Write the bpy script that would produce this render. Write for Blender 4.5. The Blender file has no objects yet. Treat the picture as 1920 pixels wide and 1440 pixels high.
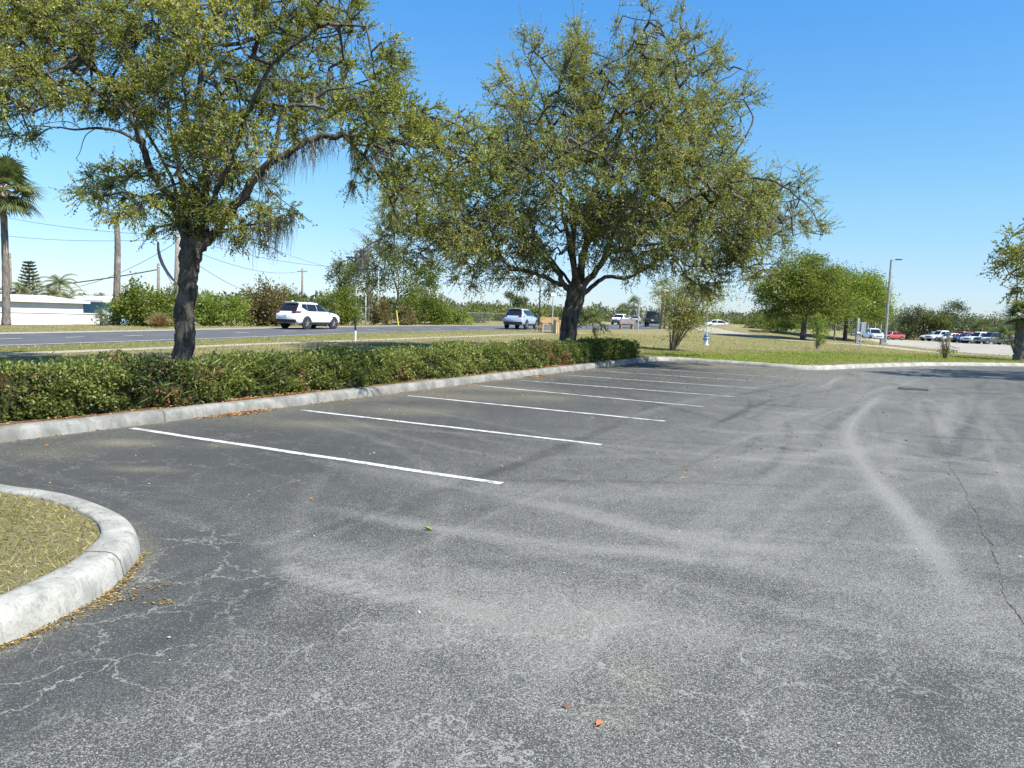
import bpy, bmesh, math, random
import numpy as np
from mathutils import Matrix, Vector
from mathutils.geometry import delaunay_2d_cdt

random.seed(7)
RNG = np.random.default_rng(11)
SC = bpy.context.scene
COL = SC.collection
R = math.radians

# ------------------------------------------------------------------ camera survey
FPX, PITCH, ROLL, EYE = 1432.0, R(5.1), R(1.9), 1.6

def ray(px, py):
    a, b = px - 960.0, 720.0 - py
    c, s = math.cos(ROLL), math.sin(ROLL)
    u, v = a * c - b * s, a * s + b * c
    y, z = 1.0, v / FPX
    cp, sp = math.cos(PITCH), math.sin(PITCH)
    return np.array([u / FPX, y * cp + z * sp, -y * sp + z * cp])

def at(px, py, Y):
    d = ray(px, py)
    return d * (Y / d[1]) + np.array([0, 0, EYE])

def flat(px, py, z=0.0):
    d = ray(px, py)
    t = (z - EYE) / d[2]
    return (d[0] * t, d[1] * t)

# ------------------------------------------------------------------ ground plan
KD = np.array([0.458, 0.889])          # direction of the long kerb
KN = np.array([-0.889, 0.458])         # towards the verge
KP = np.array([-5.7, 8.42])
def kerb_pt(s, n=0.0):
    p = KP + KD * s + KN * n
    return (float(p[0]), float(p[1]))

def catmull(pts, n=8, closed=False):
    P = [np.array(p, float) for p in pts]
    out = []
    m = len(P)
    for i in range(m if closed else m - 1):
        p1, p2 = P[i], P[(i + 1) % m]
        p0 = P[i - 1] if (i > 0 or closed) else 2 * p1 - p2
        p3 = P[(i + 2) % m] if (i + 2 < m or closed) else 2 * p2 - p1
        for k in range(n):
            t = k / n
            out.append(0.5 * ((2 * p1) + (-p0 + p2) * t + (2 * p0 - 5 * p1 + 4 * p2 - p3) * t * t
                              + (-p0 + 3 * p1 - 3 * p2 + p3) * t ** 3))
    if not closed:
        out.append(P[-1])
    return out

island_edge = [(-9.3, 1.4), (-7.4, 1.7), (-5.2, 1.2), (-3.75, 1.45), (-2.83, 2.3), (-2.38, 3.2), (-2.21, 3.95), (-2.255, 4.45),
               (-2.39, 4.88), (-2.74, 5.30), (-3.34, 5.73), (-4.0, 5.98), (-5.1, 6.45), (-6.1, 6.95), (-6.12, 7.65)]
left_edge = catmull(island_edge, 6) + [np.array(kerb_pt(s)) for s in np.arange(0.6, 23.6, 0.5)]
far_edge = catmull([kerb_pt(23.6), (5.5, 30.25), (6.2, 30.8), (7.1, 30.4), (8.6, 29.2), (9.9, 28.05), (10.8, 27.7), (11.8, 28.3),
                    (13.6, 30.0), (16, 32.0), (18.9, 34.0), (23.7, 36.2), (32, 38.5), (45, 41)], 6)
LOT_EDGE = [tuple(p) for p in left_edge] + [tuple(p) for p in far_edge]
LOT = LOT_EDGE + [(45, -16), (-9.3, -16)]

near_edge = catmull([(-24, 2), (-19, 14), (-15.1, 24), (-12.5, 33), (-8.9, 45), (-3.4, 55), (2.5, 64), (11, 75), (19, 88), (25, 103),
                     (30, 122), (38, 165), (50, 230)], 5)
road_w = np.interp(np.arange(len(near_edge)) / 5.0, [0, 2, 4, 5, 6, 8, 12], [7.6, 7.6, 7.8, 9.0, 10.5, 12, 13])
def offs(pl, d):
    P = np.array(pl)
    T = np.gradient(P, axis=0)
    T /= np.linalg.norm(T, axis=1)[:, None]
    N = np.stack([-T[:, 1], T[:, 0]], 1)
    d = np.asarray(d, float)
    return P + N * (d[:, None] if d.ndim else d)
ROAD_N = np.array(near_edge)
ROAD_F = offs(near_edge, road_w)
GUT_F = offs(near_edge, road_w + 0.9)
ROAD_M = (ROAD_N + ROAD_F) / 2
walk_c = catmull([(-21, 4), (-16, 13.5), (-13.2, 20.5), (-11.3, 25.5), (-9.0, 31.5), (-4.4, 41.5), (1.9, 54.5), (6, 61)], 5)
WALK_A, WALK_B = offs(walk_c, 0.40), offs(walk_c, -0.40)
path_c = catmull([(17.6, 84), (19.5, 76), (23, 66), (26, 58), (28.3, 50), (31, 43.5), (36, 42.5), (50, 44)], 5)
PATH_A, PATH_B = offs(path_c, 1.0), offs(path_c, -1.0)
SAND = [(33, 46.5), (31.0, 52), (30.5, 62), (36, 78), (46, 100), (52, 124), (66, 132), (95, 130), (92, 100), (66, 70), (47, 53.5), (40, 47)]

def poly(a, b):
    return [tuple(p) for p in a] + [tuple(p) for p in b[::-1]]

def seg_dist(X, Y, pl):
    X = np.asarray(X, float); Y = np.asarray(Y, float)
    best = np.full(X.shape, 1e9); yv = np.zeros(X.shape)
    P = np.array(pl, float)
    for i in range(len(P) - 1):
        ax, ay = P[i]; bx, by = P[i + 1]
        dx, dy = bx - ax, by - ay
        L = dx * dx + dy * dy + 1e-12
        t = np.clip(((X - ax) * dx + (Y - ay) * dy) / L, 0, 1)
        d = np.hypot(X - ax - t * dx, Y - ay - t * dy)
        m = d < best
        best = np.where(m, d, best); yv = np.where(m, ay + t * dy, yv)
    return best, yv

def inside(X, Y, pg):
    X = np.asarray(X, float); Y = np.asarray(Y, float)
    r = np.zeros(X.shape, bool)
    P = np.array(pg, float); n = len(P)
    j = n - 1
    for i in range(n):
        xi, yi = P[i]; xj, yj = P[j]
        c = ((yi > Y) != (yj > Y)) & (X < (xj - xi) * (Y - yi) / (yj - yi + 1e-15) + xi)
        r ^= c; j = i
    return r

CTRL = np.array([(-12, 12, .16), (-9, 22, .2), (-4, 30, .25), (2, 40, .3), (6, 50, .38), (12, 40, .22), (9, 33, .16), (16, 60, .42),
    (20, 45, .2), (28, 40, .12), (40, 40, .1), (26, 60, .3), (32, 50, .1), (36, 65, .0), (50, 90, -.25), (60, 122, -.42), (85, 125, -.4), (70, 150, -.5),
    (44, 75, -.1), (22, 80, 1.15), (25, 90, 1.5), (31, 84, .75), (28, 102, 1.25), (36, 96, .2), (42, 115, 0), (16, 72, .55),
    (-24, 36, .2), (-30, 45, .18), (-24, 46, .25), (-34, 58, -1.35), (-46, 66, -1.4), (-26, 66, -.7), (-14, 66, .35), (-8, 78, .6), (0, 95, .9), (8, 110, 1.1),
    (-30, 90, -.5), (-60, 60, -1), (-40, 30, .1), (-20, 100, .2), (20, 140, 1.2), (0, 160, .6), (60, 220, 0), (-60, 200, 0), (-30, 10, .1), (-20, -10, .1), (10, -30, 0), (60, 0, 0), (100, 60, -.1)])

def T(X, Y):
    X = np.atleast_1d(np.asarray(X, float)); Y = np.atleast_1d(np.asarray(Y, float))
    num = np.zeros(X.shape); den = np.zeros(X.shape)
    for cx, cy, cz in CTRL:
        w = 1.0 / (((X - cx) ** 2 + (Y - cy) ** 2 + 4.0) ** 1.9)
        num += w * cz; den += w
    z = num / den
    far = np.clip((np.hypot(X, Y) - 220) / 200, 0, 1)
    z = z * (1 - far)
    d, yv = seg_dist(X, Y, ROAD_M)
    zr = np.interp(yv, [0, 20, 40, 66, 94, 130, 230], [.12, .15, .22, .5, .82, .95, .8])
    w = np.clip(1 - (d - 6.0) / 5.0, 0, 1); w = w * w * (3 - 2 * w)
    z = z * (1 - w) + zr * w
    d, _ = seg_dist(X, Y, LOT_EDGE)
    d = np.where(inside(X, Y, LOT), 0, d)
    w = np.clip(1 - (d - 0.8) / 3.0, 0, 1); w = w * w * (3 - 2 * w)
    return z * (1 - w) + 0.135 * w
def t1(x, y):
    return float(T([x], [y])[0])

def G(px, py):                                   # where a pixel meets the ground
    z = 0.2
    for _ in range(25):
        x, y = flat(px, py, min(z, 1.45))
        z = 0.5 * z + 0.5 * t1(x, y)
    return x, y, t1(x, y)

# ------------------------------------------------------------------ mesh helpers
def link(name, V, F, mat, parent=None, loc=(0, 0, 0), smooth=False, attrs=None, uv=None):
    """V: (n,3) in world axes relative to loc of the parent; F: array of quads/tris or list of tuples."""
    me = bpy.data.meshes.new(name)
    V = np.asarray(V, np.float32).reshape(-1, 3)
    if isinstance(F, np.ndarray):
        k = F.shape[1]; n = len(F)
        me.vertices.add(len(V)); me.vertices.foreach_set('co', V.ravel())
        me.loops.add(n * k); me.loops.foreach_set('vertex_index', F.astype(np.int32).ravel())
        me.polygons.add(n)
        me.polygons.foreach_set('loop_start', np.arange(0, n * k, k, dtype=np.int32))
        try:
            me.polygons.foreach_set('loop_total', np.full(n, k, np.int32))
        except Exception:
            pass
        me.update(calc_edges=True)
    else:
        me.from_pydata([tuple(map(float, v)) for v in V], [], [tuple(f) for f in F])
    if attrs:
        for an, (dom, arr) in attrs.items():
            a = me.attributes.new(an, 'FLOAT', dom)
            a.data.foreach_set('value', np.asarray(arr, np.float32))
    if smooth:
        me.polygons.foreach_set('use_smooth', np.ones(len(me.polygons), bool))
    if mat:
        me.materials.append(mat)
    me.validate()
    o = bpy.data.objects.new(name, me)
    COL.objects.link(o)
    o.location = loc
    if parent:
        o.parent = parent
    return o

def struct(o, kind='structure'):
    o['kind'] = kind
    return o

def tag(o, label, cat, group=None):
    o['label'] = label; o['category'] = cat
    if group: o['group'] = group
    return o

def thing(name, label, cat, loc, rz=0.0, group=None):
    o = bpy.data.objects.new(name, None)
    COL.objects.link(o)
    o.empty_display_size = 0.2
    o.location = [float(v) for v in loc]; o.rotation_euler = (0, 0, rz)
    return tag(o, label, cat, group)

def copy_thing(src, loc, rz, label, scale=None):
    c = src.copy(); COL.objects.link(c)
    c.location = [float(v) for v in loc]; c.rotation_euler = (0, 0, rz)
    c['label'] = label
    if scale: c.scale = scale
    for ch in src.children:
        d = ch.copy(); COL.objects.link(d); d.parent = c
        for g in ch.children:
            e = g.copy(); COL.objects.link(e); e.parent = d
    return c

class MB:
    def __init__(s): s.V = []; s.F = []
    def add(s, V, F):
        b = len(s.V); s.V += [tuple(map(float, v)) for v in V]; s.F += [tuple(b + i for i in f) for f in F]
        return s
    def box(s, c, d, rz=0, bev=0.0):
        x, y, z = d[0] / 2, d[1] / 2, d[2] / 2
        if bev <= 0:
            P = [(-x, -y, -z), (x, -y, -z), (x, y, -z), (-x, y, -z), (-x, -y, z), (x, -y, z), (x, y, z), (-x, y, z)]
            F = [(0, 3, 2, 1), (4, 5, 6, 7), (0, 1, 5, 4), (1, 2, 6, 5), (2, 3, 7, 6), (3, 0, 4, 7)]
        else:
            bm = bmesh.new(); bmesh.ops.create_cube(bm, size=1)
            for v in bm.verts: v.co = Vector((v.co.x * d[0], v.co.y * d[1], v.co.z * d[2]))
            bmesh.ops.bevel(bm, geom=bm.edges[:], offset=bev, segments=2, affect='EDGES', profile=.5)
            bm.verts.index_update()
            P = [tuple(v.co) for v in bm.verts]; F = [tuple(v.index for v in f.verts) for f in bm.faces]; bm.free()
        c0, s0 = math.cos(rz), math.sin(rz)
        return s.add([(c[0] + p[0] * c0 - p[1] * s0, c[1] + p[0] * s0 + p[1] * c0, c[2] + p[2]) for p in P], F)
    def tube(s, pts, rad, n=8, cap=True):
        P = [np.array(p, float) for p in pts]
        rad = [rad] * len(P) if np.isscalar(rad) else rad
        V = []; F = []; ref = None
        for i, p in enumerate(P):
            t = (P[min(i + 1, len(P) - 1)] - P[max(i - 1, 0)]); t = t / (np.linalg.norm(t) + 1e-9)
            if ref is None:
                ref = np.array([1, 0, 0]) if abs(t[0]) < .8 else np.array([0, 1, 0])
            a = ref - t * np.dot(ref, t); a /= np.linalg.norm(a) + 1e-9; ref = a
            b = np.cross(t, a)
            for k in range(n):
                th = 2 * math.pi * k / n
                V.append(p + rad[i] * (a * math.cos(th) + b * math.sin(th)))
        for i in range(len(P) - 1):
            for k in range(n):
                k2 = (k + 1) % n
                F.append((i * n + k, i * n + k2, (i + 1) * n + k2, (i + 1) * n + k))
        if cap:
            F.append(tuple(range(n))[::-1]); F.append(tuple((len(P) - 1) * n + k for k in range(n)))
        return s.add(V, F)
    def cyl(s, a, b, r, n=12, r2=None):
        return s.tube([a, b], [r, r if r2 is None else r2], n)
    def lathe(s, prof, c=(0, 0, 0), n=16):
        return s.tube([(c[0], c[1], c[2] + z) for r, z in prof], [max(r, 1e-4) for r, z in prof], n)
    def build(s, name, mat, parent=None, smooth=False, loc=(0, 0, 0)):
        return link(name, np.array(s.V), s.F, mat, parent, loc, smooth)

# ------------------------------------------------------------------ materials
def mat(name, col=(.5, .5, .5), rough=.6, metal=0.0, spec=.5):
    m = bpy.data.materials.new(name); m.use_nodes = True
    b = m.node_tree.nodes['Principled BSDF']
    b.inputs['Base Color'].default_value = (*col, 1); b.inputs['Roughness'].default_value = rough
    b.inputs['Metallic'].default_value = metal; b.inputs['Specular IOR Level'].default_value = spec
    return m

class NT:
    def __init__(s, m): s.m = m; s.t = m.node_tree; s.b = s.t.nodes['Principled BSDF']
    def n(s, typ, **kw):
        nd = s.t.nodes.new(typ)
        for k, v in kw.items():
            if k in ('operation', 'blend_type', 'data_type', 'feature', 'attribute_name', 'noise_dimensions', 'wave_type', 'bands_direction', 'distance', 'clamp', 'use_clamp', 'interpolation_type'):
                setattr(nd, k, v)
        return nd
    def l(s, a, b): s.t.links.new(a, b)
    def val(s, x, sock):
        if isinstance(x, (int, float)): sock.default_value = x
        else: s.l(x, sock)
    def math(s, op, a, b=0.0, c=None, clamp=False):
        nd = s.n('ShaderNodeMath', operation=op); nd.use_clamp = clamp
        s.val(a, nd.inputs[0]); s.val(b, nd.inputs[1])
        if c is not None: s.val(c, nd.inputs[2])
        return nd.outputs[0]
    def coord(s, kind='Object'):
        return s.n('ShaderNodeTexCoord').outputs[kind]
    def mapping(s, v, scale=(1, 1, 1), rot=(0, 0, 0)):
        nd = s.n('ShaderNodeMapping'); s.l(v, nd.inputs['Vector'])
        nd.inputs['Scale'].default_value = scale; nd.inputs['Rotation'].default_value = rot
        return nd.outputs[0]
    def noise(s, v, scale, detail=4, rough=.5, dist=0.0, out='Fac'):
        nd = s.n('ShaderNodeTexNoise'); s.l(v, nd.inputs['Vector'])
        nd.inputs['Scale'].default_value = scale; nd.inputs['Detail'].default_value = detail
        nd.inputs['Roughness'].default_value = rough; nd.inputs['Distortion'].default_value = dist
        return nd.outputs[out]
    def ramp(s, f, stops):
        nd = s.n('ShaderNodeValToRGB'); s.l(f, nd.inputs[0])
        e = nd.color_ramp.elements
        while len(e) < len(stops): e.new(.5)
        for el, (p, c) in zip(e, stops):
            el.position = p; el.color = (*c, 1) if len(c) == 3 else c
        return nd.outputs[0]
    def step(s, f, a, b):
        nd = s.n('ShaderNodeMapRange'); nd.interpolation_type = 'SMOOTHSTEP'
        s.val(f, nd.inputs[0]); nd.inputs[1].default_value = a; nd.inputs[2].default_value = b
        nd.inputs[3].default_value = 0; nd.inputs[4].default_value = 1
        return nd.outputs[0]
    def mix(s, f, a, b, blend='MIX'):
        nd = s.n('ShaderNodeMix'); nd.data_type = 'RGBA'; nd.blend_type = blend
        s.val(f, nd.inputs[0])
        for x, k in ((a, 6), (b, 7)):
            if isinstance(x, tuple): nd.inputs[k].default_value = (*x, 1)
            else: s.l(x, nd.inputs[k])
        return nd.outputs[2]
    def attr(s, name):
        return s.n('ShaderNodeAttribute', attribute_name=name).outputs['Fac']
    def bump(s, h, strength=.3, dist=.01):
        nd = s.n('ShaderNodeBump'); s.l(h, nd.inputs['Height'])
        nd.inputs['Strength'].default_value = strength; nd.inputs['Distance'].default_value = dist
        s.l(nd.outputs[0], s.b.inputs['Normal'])
    def color(s, c): s.l(c, s.b.inputs['Base Color'])

def leaf_mat(name, stops, trans=.35, rough=.45, spec=.35):
    m = mat(name, rough=rough, spec=spec); t = NT(m)
    c = t.ramp(t.attr('tone'), stops)
    t.color(c)
    tr = t.n('ShaderNodeBsdfTranslucent')
    c2 = t.mix(1.0, c, (1.0, 1.05, .55), 'MULTIPLY')
    t.l(c2, tr.inputs['Color'])
    mx = t.n('ShaderNodeMixShader'); mx.inputs[0].default_value = trans
    t.l(t.b.outputs[0], mx.inputs[1]); t.l(tr.outputs[0], mx.inputs[2])
    t.l(mx.outputs[0], t.t.nodes['Material Output'].inputs['Surface'])
    return m

def bark_mat(name, a, b, scale=9):
    m = mat(name, rough=.9, spec=.2); t = NT(m)
    co = t.mapping(t.coord(), (1, 1, .25))
    n1 = t.noise(co, scale, 6, .65); n2 = t.noise(t.coord(), 2.2, 3)
    c = t.mix(t.step(n1, .35, .65), a, b)
    c = t.mix(t.step(n2, .52, .72), c, (b[0] * 1.35, b[1] * 1.35, b[2] * 1.3))
    t.color(c); t.bump(n1, .9, .03)
    return m

M = {}
M['oak_leaf'] = leaf_mat('oak_leaf', [(0, (0.0717, 0.1005, 0.0329)), (0.45, (0.2558, 0.2854, 0.0557)), (0.8, (0.4504, 0.4322, 0.0852)), (1, (0.5, 0.4825, 0.1476))], 0.5)
M['oak_leaf_b'] = leaf_mat('oak_leaf_b', [(0, (0.075, 0.0973, 0.0384)), (0.45, (0.2569, 0.2795, 0.0768)), (0.8, (0.4282, 0.4036, 0.1088)), (1, (0.5, 0.4346, 0.1601))], 0.48)
M['hedge_leaf'] = leaf_mat('hedge_leaf', [(0, (0.0422, 0.0643, 0.0193)), (0.45, (0.1385, 0.1752, 0.0415)), (0.82, (0.2649, 0.292, 0.0763)), (0.93, (0.313, 0.327, 0.1108)), (0.95, (0.2408, 0.1051, 0.0692)), (1, (0.313, 0.1402, 0.0969))], 0.36)
M['bush_leaf'] = leaf_mat('bush_leaf', [(0, (0.056, 0.084, 0.0168)), (0.5, (0.147, 0.189, 0.0308)), (1, (0.28, 0.308, 0.056))], 0.45)
M['olive_leaf'] = leaf_mat('olive_leaf', [(0, (0.062, 0.0853, 0.031)), (0.5, (0.1395, 0.1705, 0.0465)), (1, (0.2325, 0.2325, 0.0697))], 0.4)
M['brown_leaf'] = leaf_mat('brown_leaf', [(0, (0.087, 0.0725, 0.0362)), (0.5, (0.174, 0.145, 0.058)), (1, (0.261, 0.2175, 0.1015))], 0.35)
M['lime_leaf'] = leaf_mat('lime_leaf', [(0, (0.0758, 0.1134, 0.0336)), (0.5, (0.2205, 0.2867, 0.0598)), (1, (0.3859, 0.4401, 0.1078))], 0.5)
M['spring_leaf'] = leaf_mat('spring_leaf', [(0, (0.068, 0.0952, 0.0269)), (0.5, (0.1869, 0.2296, 0.0504)), (1, (0.3399, 0.3696, 0.0924))], .48)
M['far_leaf'] = leaf_mat('far_leaf', [(0, (0.0653, 0.087, 0.0508)), (0.5, (0.1232, 0.145, 0.0725)), (1, (0.203, 0.2102, 0.1015))], 0.3)
M['palm_leaf'] = leaf_mat('palm_leaf', [(0, (0.07, 0.084, 0.035)), (0.5, (0.14, 0.175, 0.063)), (1, (0.266, 0.259, 0.112))], 0.35, .4)
M['moss'] = leaf_mat('moss', [(0, (.15, .145, .125)), (1, (.33, .315, .28))], .4, .9, .1)
M['straw'] = leaf_mat('straw', [(0, (.20, .14, .06)), (1, (.42, .31, .16))], .3, .8, .1)
M['litter'] = leaf_mat('litter', [(0, (.16, .07, .03)), (.5, (.34, .16, .06)), (1, (.46, .30, .15))], .1, .8, .1)
M['grass'] = leaf_mat('grass', [(0, (.12, .16, .03)), (.3, (.22, .23, .055)), (.55, (.37, .325, .135)), (1, (.50, .43, .24))], .35, .7, .1)
M['bark'] = bark_mat('bark', (.035, .03, .026), (.12, .108, .095))
M['palm_bark'] = bark_mat('palm_bark', (.10, .085, .075), (.22, .19, .17), 14)
M['stem_bark'] = bark_mat('stem_bark', (.12, .09, .06), (.30, .25, .19), 14)

def asphalt():
    m = mat('asphalt', rough=.85, spec=.25); t = NT(m)
    co = t.coord()
    wear, seal, dust = t.attr('wear'), t.attr('seal'), t.attr('dust')
    big = t.noise(co, .55, 5, .6)
    st = t.noise(t.mapping(co, (3.2, .35, 1), (0, 0, R(-27))), 1.6, 5, .6, .4)
    mid = t.noise(co, 7, 4, .6)
    w = t.math('ADD', wear, t.math('MULTIPLY', t.math('SUBTRACT', big, .5), .30))
    w = t.math('ADD', w, t.math('MULTIPLY', t.math('SUBTRACT', st, .5), .32))
    w = t.math('ADD', w, t.math('MULTIPLY', t.math('SUBTRACT', mid, .5), .22))
    def cells(sc):
        vo = t.n('ShaderNodeTexVoronoi', feature='F1'); t.l(co, vo.inputs['Vector']); vo.inputs['Scale'].default_value = sc
        sp = t.n('ShaderNodeSeparateColor'); t.l(vo.outputs['Color'], sp.inputs[0])
        return sp.outputs[0], sp.outputs[1], vo.outputs['Distance']
    r1, g1, d1 = cells(230); r2, g2, d2 = cells(140); g3 = t.noise(co, 40, 4, .75)
    brk = t.noise(t.mapping(co, (1, 1, 1), (0, 0, R(20))), 3.4, 6, .72, .6)
    w = t.math('ADD', w, t.math('MULTIPLY', t.math('SUBTRACT', brk, .5), .45))
    w = t.math('ADD', w, t.math('MULTIPLY', t.math('SUBTRACT', g3, .5), .7))
    th = t.math('SUBTRACT', 1.02, t.math('MULTIPLY', w, .58))
    e1 = t.step(t.math('SUBTRACT', r1, th), -.03, .03)
    e2 = t.step(t.math('SUBTRACT', r2, t.math('ADD', th, .10)), -.03, .03)
    tint = t.mix(t.step(big, .4, .65), (.064, .064, .059), (.074, .074, .068))
    base = t.mix(t.math('MULTIPLY', w, .5, clamp=True), tint, (.086, .086, .079))
    base = t.mix(t.math('MULTIPLY', t.step(g1, .2, .9), .6), base, (.032, .034, .033))
    stone = t.ramp(g1, [(0, (.13, .129, .114)), (.6, (.235, .23, .205)), (1, (.37, .362, .325))])
    stone2 = t.ramp(g2, [(0, (.12, .118, .105)), (.7, (.19, .187, .17)), (1, (.30, .29, .26))])
    c = t.mix(e1, base, stone); c = t.mix(t.math('MULTIPLY', e2, .6), c, stone2)
    gr = t.math('ADD', t.math('MULTIPLY', g3, .5), t.math('SUBTRACT', .5, t.math('MULTIPLY', d1, .5)))
    # pale hairline cracks and crazing, two sizes
    nz = t.noise(co, 2.6, 5, .68, 0, 'Color')
    def crack(sc, amt, wd, m0, m1, seedscale):
        cw = t.n('ShaderNodeVectorMath'); cw.operation = 'ADD'
        s_ = t.n('ShaderNodeVectorMath'); s_.operation = 'SCALE'; t.l(nz, s_.inputs[0]); s_.inputs['Scale'].default_value = amt
        t.l(co, cw.inputs[0]); t.l(s_.outputs[0], cw.inputs[1])
        vo = t.n('ShaderNodeTexVoronoi', feature='DISTANCE_TO_EDGE'); t.l(cw.outputs[0], vo.inputs['Vector']); vo.inputs['Scale'].default_value = sc
        k = t.math('SUBTRACT', 1.0, t.step(vo.outputs['Distance'], wd * .35, wd * 1.3))
        k = t.math('MULTIPLY', k, t.step(t.noise(co, seedscale, 3, .6), m0, m1))
        return t.math('MULTIPLY', k, t.step(t.noise(co, 30, 2), .30, .48))
    cz = t.attr('craze')
    cm = t.math('MULTIPLY', t.math('MAXIMUM', crack(1.5, .5, .009, .32, .50, 1.3), t.math('MULTIPLY', crack(4.2, .42, .019, .48, .62, 1.9), .8)), cz)
    c = t.mix(t.math('MULTIPLY', seal, .92), c, (.046, .048, .047))
    c = t.mix(t.math('MULTIPLY', t.math('MULTIPLY', seal, t.step(r1, .90, .94)), .7), c, (.24, .24, .22))
    c = t.mix(t.math('MULTIPLY', cm, .7), c, (.29, .285, .255))
    dm = t.math('MULTIPLY', dust, t.step(t.math('ADD', t.math('MULTIPLY', r1, .5), t.math('MULTIPLY', g3, 1.0)), .55, 1.05))
    c = t.mix(dm, c, (.36, .32, .21))
    t.color(c)
    t.bump(gr, .6, .006)
    return m
M['asphalt'] = asphalt()

def concrete(name='concrete', a=(.20, .20, .182), b=(.35, .345, .315), joint=True):
    m = mat(name, rough=.9, spec=.2); t = NT(m); co = t.coord()
    n1 = t.noise(co, 3.0, 6, .65); n2 = t.noise(co, 60, 3, .6)
    st = t.noise(t.mapping(co, (9, 9, 1.2)), 2.0, 4, .6)
    c = t.mix(t.step(n1, .33, .66), a, b)
    c = t.mix(t.math('MULTIPLY', t.step(st, .50, .70), .65), c, (.15, .147, .13))
    c = t.mix(t.math('MULTIPLY', t.step(n2, .52, .68), .5), c, (.16, .155, .135))
    if joint:
        u = t.math('ADD', t.attr('run'), t.math('MULTIPLY', t.noise(co, 9, 3), .06))
        f = t.math('FRACT', t.math('DIVIDE', u, 3.05))
        j = t.math('MULTIPLY', t.math('LESS_THAN', f, .0055), 1.0)
        c = t.mix(t.math('MULTIPLY', j, .85), c, (.07, .065, .06))
    t.color(c); t.bump(n2, .3, .006)
    return m
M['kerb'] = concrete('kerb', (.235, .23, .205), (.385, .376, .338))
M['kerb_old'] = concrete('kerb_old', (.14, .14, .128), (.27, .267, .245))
M['walk'] = concrete('walk', (.30, .265, .20), (.42, .38, .30), False)

def grass_ground():
    m = mat('turf', rough=.95, spec=.1); t = NT(m); co = t.coord()
    n0 = t.noise(co, .22, 5, .65); n1 = t.noise(co, 1.1, 5, .65); n2 = t.noise(co, 9, 4, .7); n3 = t.noise(t.mapping(co, (1, 1, 1)), 55, 3, .7)
    g = t.attr('green')
    k = t.math('ADD', t.math('MULTIPLY', n1, .55), t.math('MULTIPLY', n0, .55))
    k = t.math('ADD', k, t.math('MULTIPLY', t.math('SUBTRACT', n2, .5), .5))
    k = t.math('ADD', k, t.math('MULTIPLY', t.math('SUBTRACT', n3, .5), .35))
    k = t.math('SUBTRACT', k, t.math('MULTIPLY', g, .45))
    c = t.ramp(k, [(.15, (.14, .20, .018)), (.36, (.18, .185, .05)), (.48, (.225, .205, .09)), (.62, (.28, .24, .125)), (.80, (.27, .22, .135))])
    c = t.mix(t.math('MULTIPLY', t.step(n3, .55, .75), .35), c, (.09, .09, .03))
    t.color(c)
    t.bump(t.math('ADD', n3, t.math('MULTIPLY', n2, .6)), .9, .06)
    return m
M['turf'] = grass_ground()

def noisy(name, a, b, scale=4, rough=.9, s2=40, spec=.2):
    m = mat(name, rough=rough, spec=spec); t = NT(m); co = t.coord()
    n1 = t.noise(co, scale, 5, .6); n2 = t.noise(co, s2, 3, .6)
    c = t.mix(t.step(n1, .3, .7), a, b)
    c = t.mix(t.math('MULTIPLY', t.step(n2, .5, .7), .3), c, tuple(x * .6 for x in a))
    t.color(c); t.bump(n2, .25, .01)
    return m
M['road'] = noisy('road', (.085, .088, .092), (.12, .12, .12), .8)
M['sand'] = noisy('sand', (.27, .245, .205), (.36, .33, .285), .35, s2=6)
M['soil'] = noisy('soil', (.10, .06, .035), (.18, .11, .06), 3)

def paint():
    m = mat('line_paint', rough=.7, spec=.3); t = NT(m); co = t.coord()
    n = t.noise(co, 70, 3, .7); n2 = t.noise(co, 6, 4, .6)
    c = t.mix(t.step(n2, .4, .7), (.66, .66, .65), (.52, .52, .50))
    c = t.mix(t.math('MULTIPLY', t.step(t.math('ADD', t.math('ADD', n, t.math('MULTIPLY', n2, .35)), t.math('MULTIPLY', t.attr('worn'), .16)), .72, .80), .92), c, (.10, .10, .10))
    t.color(c); t.bump(n, .3, .004)
    return m
M['paint'] = paint()
M['white_wall'] = noisy('white_wall', (.56, .57, .58), (.64, .64, .64), 1.2, .8)
M['roof_white'] = noisy('roof_white', (.58, .58, .58), (.66, .66, .66), 1.0, .8)
M['blue_siding'] = noisy('blue_siding', (.20, .33, .40), (.27, .40, .46), 2, .7)
M['galv'] = noisy('galv', (.34, .35, .35), (.46, .47, .47), 6, .5)
M['pole_grey'] = noisy('pole_grey', (.22, .22, .22), (.32, .32, .31), 5, .55)
M['wood_pole'] = noisy('wood_pole', (.14, .12, .10), (.26, .23, .20), 6, .9)
M['wood'] = noisy('wood', (.30, .19, .09), (.46, .31, .16), 5, .8)
M['wood_pale'] = noisy('wood_pale', (.48, .35, .18), (.62, .48, .28), 5, .8)
M['dark_metal'] = mat('dark_metal', (.03, .03, .035), .5, .4)
M['cable'] = mat('cable', (.03, .03, .03), .7)
M['yellow'] = mat('yellow', (.60, .45, .06), .5)
M['sign_red'] = mat('sign_red', (.45, .04, .03), .5)
M['sign_back'] = mat('sign_back', (.33, .35, .36), .5, .5)
M['sign_white'] = mat('sign_white', (.75, .75, .75), .5)
M['hyd_blue'] = mat('hyd_blue', (.06, .18, .42), .4)
M['hyd_silver'] = noisy('hyd_silver', (.50, .52, .54), (.66, .67, .68), 8, .45)
M['red_paint'] = mat('red_paint', (.55, .05, .03), .4)
M['red_tarp'] = mat('red_tarp', (.42, .07, .04), .7)
M['dark_frond'] = mat('dark_frond', (.04, .045, .07), .8)
M['fence_wire'] = mat('fence_wire', (.20, .21, .20), .6, .2)
M['plate'] = mat('plate', (.6, .6, .62), .5)
M['tyre'] = mat('tyre', (.018, .018, .02), .85)
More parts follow.
